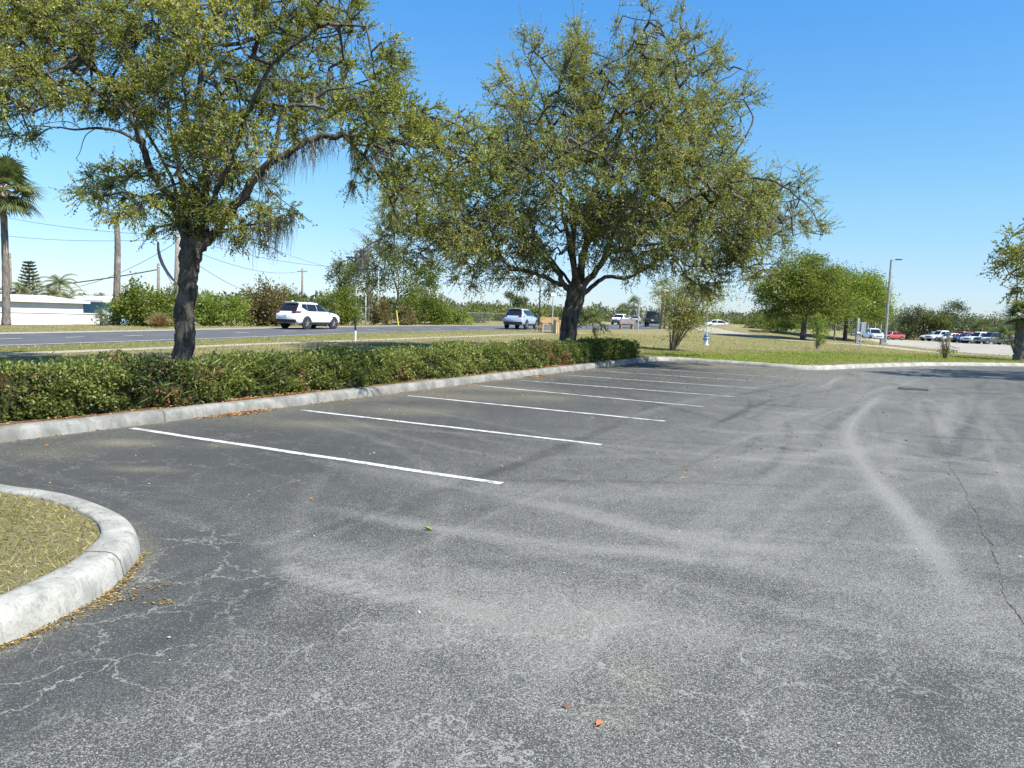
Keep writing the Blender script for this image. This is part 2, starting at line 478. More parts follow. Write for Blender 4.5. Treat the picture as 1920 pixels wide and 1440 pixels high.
M['rim'] = mat('rim', (.45, .46, .48), .35, .8)
M['glass'] = mat('glass', (.012, .014, .02), .08, 0, .6)
M['plastic'] = mat('plastic', (.035, .04, .05), .6)
M['lamp_red'] = mat('lamp_red', (.22, .012, .012), .25)
M['lamp_clear'] = mat('lamp_clear', (.6, .62, .64), .2)
def carpaint(name, c, metal=0.0):
    m = mat(name, c, .28, metal, .5); m.node_tree.nodes['Principled BSDF'].inputs['Coat Weight'].default_value = .6
    return m
for k, c, me in (('white', (.80, .80, .79), 0), ('silverblue', (.42, .50, .60), .3), ('black', (.02, .022, .03), 0), ('red', (.40, .03, .025), 0),
                 ('grey', (.10, .115, .13), .2), ('navy', (.035, .05, .09), .1), ('orange', (.42, .06, .035), 0), ('silver', (.50, .51, .53), .4)):
    M['car_' + k] = carpaint('car_' + k, c, me)

# ------------------------------------------------------------------ camera, sky, sun
cam = bpy.data.cameras.new('camera'); co_ = bpy.data.objects.new('camera', cam); COL.objects.link(co_)
cam.sensor_width = 36; cam.lens = 36 * FPX / 1920; cam.clip_start = .05; cam.clip_end = 6000
co_.matrix_world = Matrix.Translation((0, 0, EYE)) @ Matrix.Rotation(math.pi / 2 - PITCH, 4, 'X') @ Matrix.Rotation(ROLL, 4, 'Z')
SC.camera = co_
SUN_EL, SUN_AZ = R(51), R(125)
wd = bpy.data.worlds.new('World'); SC.world = wd; wd.use_nodes = True
bg = wd.node_tree.nodes['Background']; sky = wd.node_tree.nodes.new('ShaderNodeTexSky'); sky.sky_type = 'NISHITA'
sky.sun_disc = False; sky.sun_elevation = SUN_EL; sky.sun_rotation = SUN_AZ
sky.altitude = 0; sky.air_density = 1.0; sky.dust_density = 0.25; sky.ozone_density = 3.0
wt_ = wd.node_tree; tc_ = wt_.nodes.new('ShaderNodeTexCoord'); sx_ = wt_.nodes.new('ShaderNodeSeparateXYZ'); wt_.links.new(tc_.outputs['Generated'], sx_.inputs[0])
rp_ = wt_.nodes.new('ShaderNodeValToRGB'); wt_.links.new(sx_.outputs['Z'], rp_.inputs[0])
el_ = rp_.color_ramp.elements
for i_, (q_, c_) in enumerate(((0, (.49, .56, .745)), (.07, (.50, .585, .73)), (.15, (.49, .67, .71)), (.37, (.347, .727, .955)), (1, (.35, .72, .95)))):
    e_ = el_[i_] if i_ < 2 else el_.new(.5)
    e_.position = q_; e_.color = (*c_, 1)
vm_ = wt_.nodes.new('ShaderNodeVectorMath'); vm_.operation = 'MULTIPLY'; wt_.links.new(sky.outputs[0], vm_.inputs[0]); wt_.links.new(rp_.outputs[0], vm_.inputs[1])
wt_.links.new(vm_.outputs[0], bg.inputs[0]); bg.inputs[1].default_value = .114
sl = bpy.data.lights.new('sun', 'SUN'); sl.energy = 4.4; sl.angle = R(.53); sl.color = (1, .955, .865)
so = bpy.data.objects.new('sun', sl); COL.objects.link(so)
sv = Vector((math.cos(SUN_EL) * math.sin(SUN_AZ), math.cos(SUN_EL) * math.cos(SUN_AZ), math.sin(SUN_EL)))
so.rotation_euler = sv.to_track_quat('Z', 'Y').to_euler(); so.location = (20, -5, 30)
SC.view_settings.view_transform = 'Standard'; SC.view_settings.look = 'None'
SC.view_settings.exposure = 1.08; SC.view_settings.gamma = 1
SC.cycles.max_bounces = 6; SC.cycles.diffuse_bounces = 3; SC.cycles.transmission_bounces = 3; SC.cycles.transparent_max_bounces = 4

# ------------------------------------------------------------------ ground sheet with road, walks and sand lot cut in
def offset_poly(pl, d):
    return [tuple(p) for p in offs(pl, d)]
LOT_HOLE = offset_poly(LOT_EDGE, .145) + [(45.3, -16.3), (-9.6, -16.3)]
ROADP = poly(ROAD_N, ROAD_F); GUTP = poly(ROAD_F, GUT_F); WALKP = poly(WALK_B, WALK_A); PATHP = poly(PATH_A, PATH_B)
def build_ground():
    pts = []
    def grid(x0, x1, y0, y1, st, hole=None):
        for x in np.arange(x0, x1 + .01, st):
            for y in np.arange(y0, y1 + .01, st):
                if hole and hole[0] <= x <= hole[1] and hole[2] <= y <= hole[3]: continue
                pts.append((x + random.uniform(-.1, .1) * st, y + random.uniform(-.1, .1) * st))
    grid(-36, 52, -4, 110, 1.5)
    grid(-100, 130, -40, 220, 8, (-38, 54, -6, 112))
    grid(-2800, 2800, -600, 4000, 200, (-110, 140, -60, 230))
    P = np.array(pts)
    keep = np.ones(len(P), bool)
    lines = [LOT_HOLE + LOT_HOLE[:1], ROADP + ROADP[:1], GUTP, WALKP + WALKP[:1], PATHP + PATHP[:1], SAND + SAND[:1]]
    for ln in lines:
        d, _ = seg_dist(P[:, 0], P[:, 1], ln)
        keep &= d > .45
    V = [Vector(p) for p in P[keep]]; Ed = []
    for pg in (LOT_HOLE, ROADP, GUTP, WALKP, PATHP, SAND):
        b = len(V); V += [Vector((float(p[0]), float(p[1]))) for p in pg]
        n = len(pg); Ed += [(b + i, b + (i + 1) % n) for i in range(n)]
    v2, e2, f2, *_ = delaunay_2d_cdt(V, Ed, [], 0, 1e-4)
    V2 = np.array([(v.x, v.y) for v in v2]); F2 = np.array([f for f in f2 if len(f) == 3])
    a, b, c = V2[F2[:, 0]], V2[F2[:, 1]], V2[F2[:, 2]]
    cr = (b[:, 0] - a[:, 0]) * (c[:, 1] - a[:, 1]) - (b[:, 1] - a[:, 1]) * (c[:, 0] - a[:, 0])
    F2[cr < 0] = F2[cr < 0][:, ::-1]
    C = V2[F2].mean(1)
    lab = np.zeros(len(F2), int)
    for k, pg in ((5, SAND), (4, PATHP), (3, WALKP), (2, GUTP), (1, ROADP), (9, LOT_HOLE)):
        lab[inside(C[:, 0], C[:, 1], pg)] = k
    Z = T(V2[:, 0], V2[:, 1])
    X, Y = V2[:, 0], V2[:, 1]
    dl, _ = seg_dist(X, Y, [tuple(p) for p in far_edge][30:])
    green = np.clip(1 - np.abs(dl - 4) / 5.5, 0, 1) * (X > 6)
    green += .35 * ((seg_dist(X, Y, list(map(tuple, ROAD_N)))[0] < 3) & (X < 0))
    green -= .05 * (X < -1.5) * (Y < 9)
    V3 = np.stack([X, Y, Z], 1)
    for k, nm, m in ((0, 'ground', 'turf'), (1, 'road', 'road'), (2, 'roadside_gutter', 'walk'), (3, 'sidewalk', 'walk'), (4, 'footpath', 'walk'), (5, 'sandy_lot', 'sand')):
        F = F2[lab == k]
        u, inv = np.unique(F.ravel(), return_inverse=True)
        Vk = V3[u].copy()
        struct(link(nm, Vk, inv.reshape(-1, 3), M[m], smooth=True, attrs={'green': ('POINT', green[u])}))
build_ground()

# ------------------------------------------------------------------ asphalt lot with its wear map
def build_lot():
    def axis(spec):
        out = []
        for a, b, s in spec: out += list(np.arange(a, b - 1e-6, s))
        return np.array(out + [spec[-1][1]])
    xs = axis([(-12, -7, .25), (-7, 10, .055), (10, 18, .12), (18, 45.4, .5)])
    ys = axis([(-16.4, 1.6, .5), (1.6, 14, .055), (14, 24, .09), (24, 34, .2), (34, 41.6, .5)])
    gx, gy = np.meshgrid(xs, ys, indexing='xy')
    X, Y = gx.ravel(), gy.ravel()
    nx, ny = len(xs), len(ys)
    wear = np.full(X.shape, .30)
    # worn wheel paths of the aisle, stalls less worn
    s_ = (X - KP[0]) * KD[0] + (Y - KP[1]) * KD[1]; n_ = -((X - KP[0]) * KN[0] + (Y - KP[1]) * KN[1])
    wear += .28 * np.exp(-((n_ - 8.2) / 2.6) ** 2) - .22 * np.exp(-((n_ - 2.4) / 2.0) ** 2)
    def streak(pts, w, amp, ridges=1, fade=True):
        nonlocal wear
        pl = [flat(*p) for p in pts]; pl = catmull(pl, 6)
        P = np.array(pl)
        x0, y0 = P.min(0) - 3 * w; x1, y1 = P.max(0) + 3 * w
        m = np.where((X > x0) & (X < x1) & (Y > y0) & (Y < y1))[0]
        if not len(m): return
        best = np.full(len(m), 1e9); ss = np.zeros(len(m)); L = 0
        for i in range(len(P) - 1):
            a, b = P[i], P[i + 1]; d = b - a; l = np.hypot(*d) + 1e-9
            t = np.clip(((X[m] - a[0]) * d[0] + (Y[m] - a[1]) * d[1]) / l ** 2, 0, 1)
            dd = np.hypot(X[m] - a[0] - t * d[0], Y[m] - a[1] - t * d[1])
            k = dd < best; best = np.where(k, dd, best); ss = np.where(k, L + t * l, ss); L += l
        pr = .75 * np.exp(-(best / (w * .85)) ** 4) + .25 * np.exp(-(best / (w * 1.6)) ** 2)
        if ridges > 1: pr *= .72 + .28 * np.cos(best / w * math.pi * ridges)
        if fade: pr *= np.clip(np.minimum(ss, L - ss) / (.22 * L), 0, 1)
        wear[m] += .95 * amp * pr
    streak([(455, 1030), (560, 1075), (700, 1110), (830, 1128), (920, 1160), (1010, 1200)], .12, 1.1, 3)
    streak([(480, 1010), (600, 1035), (760, 1075), (900, 1085), (1080, 1100)], .25, .40)
    streak([(600, 950), (760, 980), (900, 1000), (1050, 1022), (1220, 1038), (1520, 1065)], .14, .8, 2)
    streak([(900, 930), (1050, 950), (1250, 1000), (1450, 1030), (1600, 1040)], .17, .6)
    streak([(560, 850), (700, 880), (940, 915), (1200, 925), (1400, 900)], .30, .35)
    streak([(1660, 736), (1612, 775), (1592, 812), (1612, 860), (1665, 930), (1730, 1010), (1790, 1100), (1850, 1220)], .11, 1.1, 2)
    streak([(1640, 900), (1700, 960), (1760, 1050), (1800, 1130)], .10, .55)
    streak([(1772, 745), (1784, 765), (1768, 795), (1775, 815), (1800, 840)], .16, .4)
    streak([(1850, 860), (1920, 900), (2000, 960)], .3, .35)
    streak([(1320, 880), (1420, 858), (1560, 850), (1700, 830)], .2, .42)
    streak([(1440, 810), (1460, 785), (1520, 770), (1600, 765)], .2, .25)
    streak([(1330, 760), (1480, 775), (1560, 775)], .12, .3)
    streak([(1250, 792), (1400, 812), (1600, 808)], .15, .3)
    streak([(640, 1230), (800, 1180), (960, 1150), (1100, 1145)], .3, .4)
    streak([(940, 1290), (1100, 1170), (1220, 1120)], .25, .35)
    r2 = np.random.default_rng(5)
    for _ in range(520):                     # faint tyre arcs: along the aisle, and swinging into the stalls
        s0, n0 = r2.uniform(-6, 30), r2.uniform(4.6, 15)
        L = r2.uniform(2.5, 10); sg = r2.choice([-1, 1])
        along = r2.random() < .45
        k = r2.uniform(-.05, .05) if along else r2.uniform(-.20, .20)
        th = r2.normal(0, .06) if along else r2.uniform(.5, 1.7)
        x, y = KP + KD * s0 - KN * n0
        a = math.atan2(KD[1], KD[0]) + th * sg
        pl = []
        for i in range(7):
            pl.append((x, y)); x += math.cos(a) * L / 6; y += math.sin(a) * L / 6; a += k * L / 6
        w = r2.uniform(.03, .13); amp = r2.choice([1, -1], p=[.6, .4]) * r2.uniform(.07, .25)
        pa = np.array(pl); x0, y0 = pa.min(0) - 3 * w; x1, y1 = pa.max(0) + 3 * w
        m = np.where((X > x0) & (X < x1) & (Y > y0) & (Y < y1))[0]
        if not len(m): continue
        d, _ = seg_dist(X[m], Y[m], pl)
        e0 = np.hypot(X[m] - pl[0][0], Y[m] - pl[0][1]); e1 = np.hypot(X[m] - pl[-1][0], Y[m] - pl[-1][1])
        wear[m] += amp * np.exp(-(d / (.8 * w)) ** 4) * np.clip(np.minimum(e0, e1) / (.25 * L), 0, 1)
    def blob(px, py, rx, ry, amp):
        nonlocal wear
        x, y = flat(px, py)
        x2, _ = flat(px + rx, py); _, y2 = flat(px, py - ry)
        wear += .5 * amp * np.exp(-((X - x) / (x2 - x)) ** 2 - ((Y - y) / (y2 - y)) ** 2)
    for b in ((1120, 1150, 190, 55, .75), (1320, 1190, 150, 40, .5), (1520, 1070, 180, 40, .35), (1830, 1170, 160, 70, .5), (1400, 960, 120, 25, .2),
              (1250, 1070, 150, 30, -.35), (1400, 1100, 200, 50, -.3), (1700, 1290, 200, 60, -.45), (1800, 980, 100, 30, -.35), (880, 1060, 100, 16, -.4),
              (760, 1000, 120, 15, -.2), (640, 1150, 150, 30, -.25), (1000, 1320, 220, 60, .15), (500, 1330, 160, 50, .25), (1250, 1380, 150, 50, -.15), (1650, 850, 200, 30, .15), (1500, 820, 150, 20, .12)):
        blob(*b)
    # sealed darker patch by the island
    sp = [flat(*p) for p in ((262, 1000), (420, 990), (540, 1050), (525, 1100), (435, 1205), (300, 1290), (150, 1350), (0, 1425))] + [(-3.2, 2.0), (-3.2, 4.5)]
    nz = .05 * np.sin(X * 9 + Y * 5) + .04 * np.sin(Y * 17 - X * 11)
    ds, _ = seg_dist(X, Y, sp + sp[:1])
    seal = np.clip(np.where(inside(X, Y, sp), ds, -ds) / .12 + .5 + nz * 4, 0, 1) * .75
    seal = np.maximum(seal, .4 * np.exp(-((n_ - 2.2) / 2.4) ** 2) * (s_ < 2.5))
    # dust, pollen and sand
    dust = np.zeros(X.shape)
    dk, _ = seg_dist(X, Y, LOT_EDGE)
    dust += .45 * np.exp(-(dk / .10) ** 2)
    def dblob(px, py, rx, ry, amp, a=0.0):
        nonlocal dust
        x, y = flat(px, py); x2, _ = flat(px + rx, py); _, y2 = flat(px, py - ry)
        dust += amp * np.exp(-((X - x) / (x2 - x)) ** 2 - ((Y - y) / (y2 - y)) ** 2)
    for b in ((230, 830, 75, 7, .8), (90, 850, 90, 12, .35), (265, 880, 70, 5, .55), (600, 795, 130, 8, .45), (760, 770, 100, 8, .5), (880, 745, 110, 7, .5), (960, 730, 100, 5, .55),
              (1020, 745, 60, 5, .45), (430, 835, 60, 5, .4), (1200, 1270, 50, 25, .3), (1150, 1340, 40, 20, .3), (1340, 686, 110, 5, .5), (1480, 705, 80, 8, .3)):
        dblob(*b)
    dust += .22 * np.exp(-(dk / .6) ** 2) * (s_ > 3)
    craze = np.clip(.18 + .25 * np.exp(-((X - 1.5) / 3.5) ** 2 - ((Y - 3.0) / 1.6) ** 2) + np.exp(-((X + .6) / 2.2) ** 2 - ((Y - 2.8) / 1.5) ** 2) * 1.1 + np.exp(-((X + 3.5) / 2.0) ** 2 - ((Y - 7.5) / 1.5) ** 2) * .4, 0, 1)
    craze = np.maximum(craze, .9 * np.clip(seal * 1.4, 0, 1))
    idx = np.arange(nx * ny).reshape(ny, nx)
    F = np.stack([idx[:-1, :-1], idx[:-1, 1:], idx[1:, 1:], idx[1:, :-1]], -1).reshape(-1, 4)
    cx, cy = X[F].mean(1), Y[F].mean(1)
    ok = inside(cx, cy, LOT)
    d, _ = seg_dist(cx, cy, LOT_EDGE)
    F = F[ok | (d < .12)]
    u, inv = np.unique(F.ravel(), return_inverse=True)
    V = np.stack([X, Y, np.zeros(X.shape)], 1)[u]
    struct(link('parking_lot', V, inv.reshape(-1, 4), M['asphalt'], attrs={'wear': ('POINT', wear[u]), 'seal': ('POINT', seal[u]), 'dust': ('POINT', np.clip(dust[u], 0, 1)), 'craze': ('POINT', craze[u])}))
build_lot()

# painted stall lines
def stall_lines():
    E = [(940, 907), (1128, 834), (1247, 790), (1320, 763), (1377, 744), (1417, 728.5), (1447, 717), (1470, 708)]
    K = [(245, 803), (565, 769), (765, 742), (885, 722)]
    for i, e in enumerate(E):
        b = np.array(flat(*e))
        a = np.array(flat(*K[i])) if i < 4 else b + KN * 5.3
        d = (b - a); L = np.hypot(*d); d /= L; nrm = np.array([-d[1], d[0]])
        V = []; n = 60; WN = []
        for k in range(n + 1):
            p = a + d * L * k / n
            w = .05 + .003 * math.sin(k * 1.7 + i)
            off = .006 * math.sin(k * .35 + i * 2)
            for q in (-w + off, w + off):
                V.append((*(p + nrm * q), .004)); WN.append(.1 + .09 * i + .5 * (k < 6) * (6 - k) / 6 + .25 * (k > 52))
        F = [(2 * k, 2 * k + 1, 2 * k + 3, 2 * k + 2)[::-1] for k in range(n)]
        struct(link('stall_line', V, F, M['paint'], attrs={'worn': ('POINT', WN)}))
stall_lines()

def kerb(name, pl, prof, m='kerb', flip=1):
    P = np.array(pl); Tn = np.gradient(P, axis=0); Tn /= np.linalg.norm(Tn, axis=1)[:, None]
    N = np.stack([-Tn[:, 1], Tn[:, 0]], 1) * flip
    s = np.concatenate([[0], np.cumsum(np.linalg.norm(np.diff(P, axis=0), axis=1))])
    V = []; A = []
    for i in range(len(P)):
        wob = .004 * math.sin(s[i] * 2.1) + .003 * math.sin(s[i] * 5.3)
        for n, z in prof:
            q = P[i] + N[i] * (n + wob); V.append((q[0], q[1], z + wob * .6)); A.append(s[i])
    k = len(prof); F = np.array([(i * k + j, i * k + j + 1, (i + 1) * k + j + 1, (i + 1) * k + j) for i in range(len(P) - 1) for j in range(k - 1)])
    if flip > 0: F = F[:, ::-1]
    return struct(link(name, V, F, M[m], smooth=True, attrs={'run': ('POINT', A)}))
def dense(pl, st=.04):
    P = np.array(pl, float); d = np.concatenate([[0], np.cumsum(np.linalg.norm(np.diff(P, axis=0), axis=1))])
    t = np.arange(0, d[-1], st)
    return np.stack([np.interp(t, d, P[:, 0]), np.interp(t, d, P[:, 1])], 1)
PROF = [(0, -.05), (.004, .03), (.014, .07), (.024, .105), (.04, .132), (.065, .149), (.10, .156), (.18, .158), (.215, .155), (.226, .145), (.229, .05)]
n_is = (len(island_edge) - 1) * 6
LE = [tuple(p) for p in left_edge]
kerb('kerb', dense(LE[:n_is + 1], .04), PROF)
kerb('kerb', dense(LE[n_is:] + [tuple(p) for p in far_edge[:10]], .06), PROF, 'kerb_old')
PROF2 = [(0, -.05), (.01, .04), (.05, .10), (.10, .135), (.16, .15), (.28, .152), (.29, .05)]
kerb('kerb', dense([tuple(p) for p in far_edge[9:]], .15), PROF2)

# ------------------------------------------------------------------ foliage builders
def unit(v): return v / (np.linalg.norm(v, axis=-1, keepdims=True) + 1e-9)
def leaves(name, P, D, L, W, m, parent=None, loc=(0, 0, 0), tone=None, rng=RNG, up=0.0, fold=.12):
    P = np.asarray(P, float); n = len(P)
    L = np.broadcast_to(L, (n,)).astype(float); W = np.broadcast_to(W, (n,)).astype(float)
    D = unit(np.asarray(D, float))
    rv = rng.normal(size=(n, 3)); rv[:, 2] += up
    N = unit(rv - D * (rv * D).sum(1, keepdims=True)); S = np.cross(D, N)
    mid = P + D * (L * .5)[:, None] + N * (L * fold)[:, None]
    V = np.stack([P, mid + S * (W * .5)[:, None], P + D * L[:, None], mid - S * (W * .5)[:, None]], 1).reshape(-1, 3) - np.array(loc)
    F = np.arange(n * 4).reshape(n, 4)
    if tone is None: tone = rng.random(n)
    return link(name, V, F, m, parent, attrs={'tone': ('FACE', np.clip(tone, 0, 1))})

def frusta(A, B, ra, rb, n=4):
    A = np.asarray(A, float); B = np.asarray(B, float)
    t = unit(B - A); ref = np.where(np.abs(t[:, 2:3]) < .9, np.array([[0, 0, 1.]]), np.array([[1., 0, 0]]))
    a = unit(np.cross(t, ref)); b = np.cross(t, a)
    th = np.arange(n) * 2 * math.pi / n
    ring = a[:, None, :] * np.cos(th)[None, :, None] + b[:, None, :] * np.sin(th)[None, :, None]
    V = np.concatenate([A[:, None] + ring * np.reshape(ra, (-1, 1, 1)), B[:, None] + ring * np.reshape(rb, (-1, 1, 1))], 1).reshape(-1, 3)
    k = np.arange(n); base = (np.arange(len(A)) * 2 * n)[:, None]
    F = np.stack([base + k, base + (k + 1) % n, base + n + (k + 1) % n, base + n + k], -1).reshape(-1, 4)
    return V, F

def big_tree(root, base, limbs, lobes, npts, leaf, rng, leafm, twigs, per_twig, tlen, droop, shoots=0, rmin=.008, bare=()):
    """limbs: list of (points, r0, r1); lobes: (centre, radii, weight). Grows branches into the lobes, twigs and leaves on them."""
    base = np.array(base)
    trunk = MB()
    nodes = []; par = []; rad = []
    for pts, r0, r1 in limbs:
        pl = np.array(catmull(pts, 6)); n = len(pl)
        pl[1:-1] += rng.normal(size=(n - 2, 3)) * (.008 if r0 > .2 else min(.022, r0 * .2))
        rr = [r0 + (r1 - r0) * (i / (n - 1)) ** .8 for i in range(n)]
        trunk.tube([p - base for p in pl], rr, 10 if r0 > .08 else 6)
        for p, r in zip(pl, rr):
            if r < .62 * limbs[0][1]:
                nodes.append(p); rad.append(r)
    for pts, r0, r1 in bare:
        pl = np.array(catmull(pts, 5)); n = len(pl)
        trunk.tube([p - base for p in pl], [r0 + (r1 - r0) * i / (n - 1) for i in range(n)], 5)
    N0 = len(nodes)
    # attraction points
    wt = np.array([w * (r[0] * r[1] * r[2]) ** (2 / 3) for c, r, w in lobes]); wt /= wt.sum()
    A = []
    for (c, r, w), k in zip(lobes, wt):
        m = max(3, int(round(npts * k)))
        q = unit(rng.normal(size=(m, 3))) * (rng.random((m, 1)) ** .42)
        A.append(np.array(c) + q * np.array(r))
    A = np.concatenate(A)
    nd = np.array(nodes)
    d0 = np.array([np.min(((nd - a) ** 2).sum(1)) for a in A])
    order = np.argsort(d0)
    NB = np.zeros((N0 + len(A) * 14, 3)); NB[:N0] = nd; cnt = N0
    parent = np.full(len(NB), -1); tips = []
    for ai in order:
        a = A[ai]
        dd = ((NB[:cnt] - a) ** 2).sum(1)
        j = int(np.argmin(dd)); d = math.sqrt(dd[j])
        if d < .12: continue
        k = max(1, min(12, int(d / .32)))
        p0 = NB[j]; dirn = (a - p0)
        side = rng.normal(size=3) * .10 * d
        side[2] += .10 * d
        prev = j
        for i in range(1, k + 1):
            t = i / k
            p = p0 + dirn * t + side * math.sin(math.pi * t) + rng.normal(size=3) * .02
            NB[cnt] = p; parent[cnt] = prev; prev = cnt; cnt += 1
        tips.append(prev)
    NB = NB[:cnt]; parent = parent[:cnt]
    load = np.zeros(cnt)
    for t in tips: load[t] += 1
    for i in range(cnt - 1, N0 - 1, -1):
        if parent[i] >= 0: load[parent[i]] += load[i]
    r = rmin * np.maximum(load, 1) ** .42
    ids = np.arange(N0, cnt); pr = parent[ids]
    rp = np.minimum(r[pr], r[ids] * 1.35)
    V, F = frusta(NB[pr] - base, NB[ids] - base, rp, r[ids], 5)
    # twigs
    ctr = np.mean([c for c, _, _ in lobes], 0)
    thin = ids[load[ids] <= 3]
    src = rng.choice(thin, twigs)
    sp = NB[src] + rng.normal(size=(twigs, 3)) * .02
    od = unit(sp - ctr) * .55; br = unit(NB[src] - NB[parent[src]])
    td = unit(od + br * .6 + rng.normal(size=(twigs, 3)) * .75 + np.array([0, 0, droop]))
    tl = tlen * rng.uniform(.5, 1.3, twigs)
    te = sp + td * tl[:, None]; te[:, 2] -= tl * .12
    V2, F2 = frusta(sp - base, te - base, .005, .002, 3)
    lt = np.tile(np.linspace(.15, 1, per_twig), twigs); li = np.repeat(np.arange(twigs), per_twig)
    lp = sp[li] + (te - sp)[li] * lt[:, None]
    ld = unit(td[li] * .7 + rng.normal(size=(len(li), 3)) * .8 + np.array([0, 0, -.05]))
    tone_t = rng.normal(.5, .17, twigs)
    # clumps of their own hue
    hue = np.zeros(twigs)
    for _ in range(40):
        c = sp[rng.integers(twigs)]; hue += rng.normal(0, .16) * np.exp(-((sp - c) ** 2).sum(1) / .9)
    tone = (tone_t + hue)[li] + rng.normal(0, .13, len(li))
    LP = [lp]; LD = [ld]; TN = [tone]; LS = [np.full(len(li), 1.0)]
    # long straight shoots at the outer skin
    if shoots:
        rel = NB[thin] - ctr; sc = np.linalg.norm(rel / np.array([1.2, 1, 1.0]), axis=1)
        outer = thin[np.argsort(-sc)[:max(len(thin) // 5, 10)]]
        s = rng.choice(outer, shoots); a = NB[s]
        d = unit(unit(a - ctr) * .9 + np.array([0, 0, .75]) + rng.normal(size=(shoots, 3)) * .28)
        ln = rng.uniform(.4, 1.1, shoots); b = a + d * ln[:, None]
        V3, F3 = frusta(a - base, b - base, .009, .003, 3)
        F2 = np.concatenate([F2, F3 + len(V2)]); V2 = np.concatenate([V2, V3])
        q = 16; k = np.repeat(np.arange(shoots), q); tt = np.tile(np.linspace(.1, 1, q), shoots)
        LP.append(a[k] + (b - a)[k] * tt[:, None]); LD.append(unit(d[k] * .8 + rng.normal(size=(len(k), 3)) * .6))
        TN.append(rng.normal(.55, .2, len(k))); LS.append(np.full(len(k), .85))
    lp = np.concatenate(LP); ld = np.concatenate(LD); tone = np.concatenate(TN); ls = np.concatenate(LS)
    sz = rng.uniform(.7, 1.25, len(lp)) * ls
    tb = np.array(trunk.V); tF = trunk.F
    o = link('trunk', tb, tF, M['bark'], root, smooth=True)
    link('branches', np.concatenate([V, V2]), np.concatenate([F, F2 + len(V)]), M['bark'], root)
    leaves('crown', lp, ld, leaf[0] * sz, leaf[1] * sz, leafm, root, base, tone, rng, up=.9)
    return NB

def lobes_px(L, Y, sd, rng, dep):
    out = []
    for q in L:
        x, y, rx, ry = q[:4]; w = q[4] if len(q) > 4 else 1.0
        for k in range(2 if rx > 45 else 1):
            Yk = Y + float(np.clip(rng.normal(0, sd), -2 * sd, 2 * sd)) + (dep(x) if dep else 0)
            c = at(x, y, Yk); s = Yk / FPX
            out.append((c, (rx * s, max(.5, (rx + ry) * .5 * s * 1.2), ry * s), w))
    return out

# ------------------------------------------------------------------ the big oak by the hedge
r1 = np.random.default_rng(21)
YA = 14.6
def A_(x, y, d=0): return tuple(at(x, y, YA + d))
bx = at(345, 668, YA); zb = t1(bx[0], bx[1])
baseA = (bx[0], bx[1], zb)
foot = at(345, 690, YA); foot[2] = zb - .1
limbsA = [([tuple(foot), A_(346, 640), A_(348, 590), A_(353, 530), A_(360, 480), A_(372, 445), A_(378, 425)], .20, .155),
    ([A_(354, 540), A_(349, 505), A_(347, 470), A_(350, 430, .1)], .125, .09),
    ([A_(366, 470), A_(400, 440), A_(450, 375, -.3), A_(498, 312, -.5), A_(560, 274, -.6), A_(600, 255, -.6), A_(645, 256, -.7), A_(700, 250, -.6), A_(770, 270, -.4), A_(840, 285, 0), A_(900, 320, .2)], .105, .025),
    ([A_(372, 450), A_(384, 370, .2), A_(388, 330, .3), A_(380, 250, .3), A_(376, 150, .2), A_(368, 60), A_(360, -60, -.3)], .10, .025),
    ([A_(362, 460), A_(348, 390, .3), A_(335, 310, .5), A_(312, 200, .7), A_(296, 110, .8), A_(300, 0, 1)], .08, .02),
    ([A_(355, 470), A_(325, 385), A_(285, 318, -.2), A_(260, 255, -.3), A_(240, 205, -.4), A_(200, 150, -.5), A_(150, 113, -.6), A_(90, 103, -.7), A_(10, 110, -.9)], .09, .02),
    ([A_(365, 455), A_(405, 360, -.7), A_(432, 300, -1.2), A_(470, 200, -1.8), A_(520, 110, -2), A_(600, 50, -2)], .065, .02),
    ([A_(500, 312, -.5), A_(520, 262, -.6), A_(532, 205, -.7), A_(570, 198, -.7), A_(640, 205, -.6), A_(760, 213, -.4), A_(850, 230, -.2), A_(885, 260)], .05, .014),
    ([A_(240, 205, -.4), A_(200, 190, 0), A_(150, 150, .3), A_(70, 170, .6), A_(10, 200, .8)], .05, .02),
    ([A_(340, 430), A_(290, 385, -.5), A_(235, 362, -.8), A_(170, 375, -1.0)], .035, .012),
    ([A_(398, 440), A_(450, 425, -.2), A_(500, 415, -.3), A_(545, 400, -.3)], .045, .015),
    ([A_(380, 250, .3), A_(430, 160, 1), A_(520, 90, 1.6), A_(660, 60, 2)], .045, .014),
    ([A_(645, 256, -.7), A_(690, 300, -1), A_(730, 370, -1), A_(745, 430, -.8)], .035, .012),
    ([A_(350, 440), A_(320, 330, 1.5), A_(240, 200, 2.6), A_(120, 80, 3.2)], .05, .014)]
bareA = [([A_(266, 270, -.3), A_(225, 247, -.4), A_(180, 240, -.5), A_(140, 243, -.5), A_(98, 239, -.5), A_(60, 262, -.5)], .035, .008),
    ([A_(110, 240, -.5), A_(75, 236, -.5), A_(50, 238, -.5)], .014, .006), ([A_(150, 240, -.5), A_(125, 228, -.6), A_(75, 232, -.7)], .01, .005),
    ([A_(180, 240, -.5), A_(160, 255, -.5), A_(150, 285, -.4), A_(142, 298, -.4)], .01, .004),
    ([A_(395, 140, -1), A_(450, 90, -1.6), A_(540, 100, -2), A_(610, 130, -2.2), A_(640, 160, -2.2)], .014, .004),
    ([A_(500, 60, -1.8), A_(560, 70, -2.2), A_(600, 100, -2.2), A_(625, 140, -2.2)], .012, .004)]
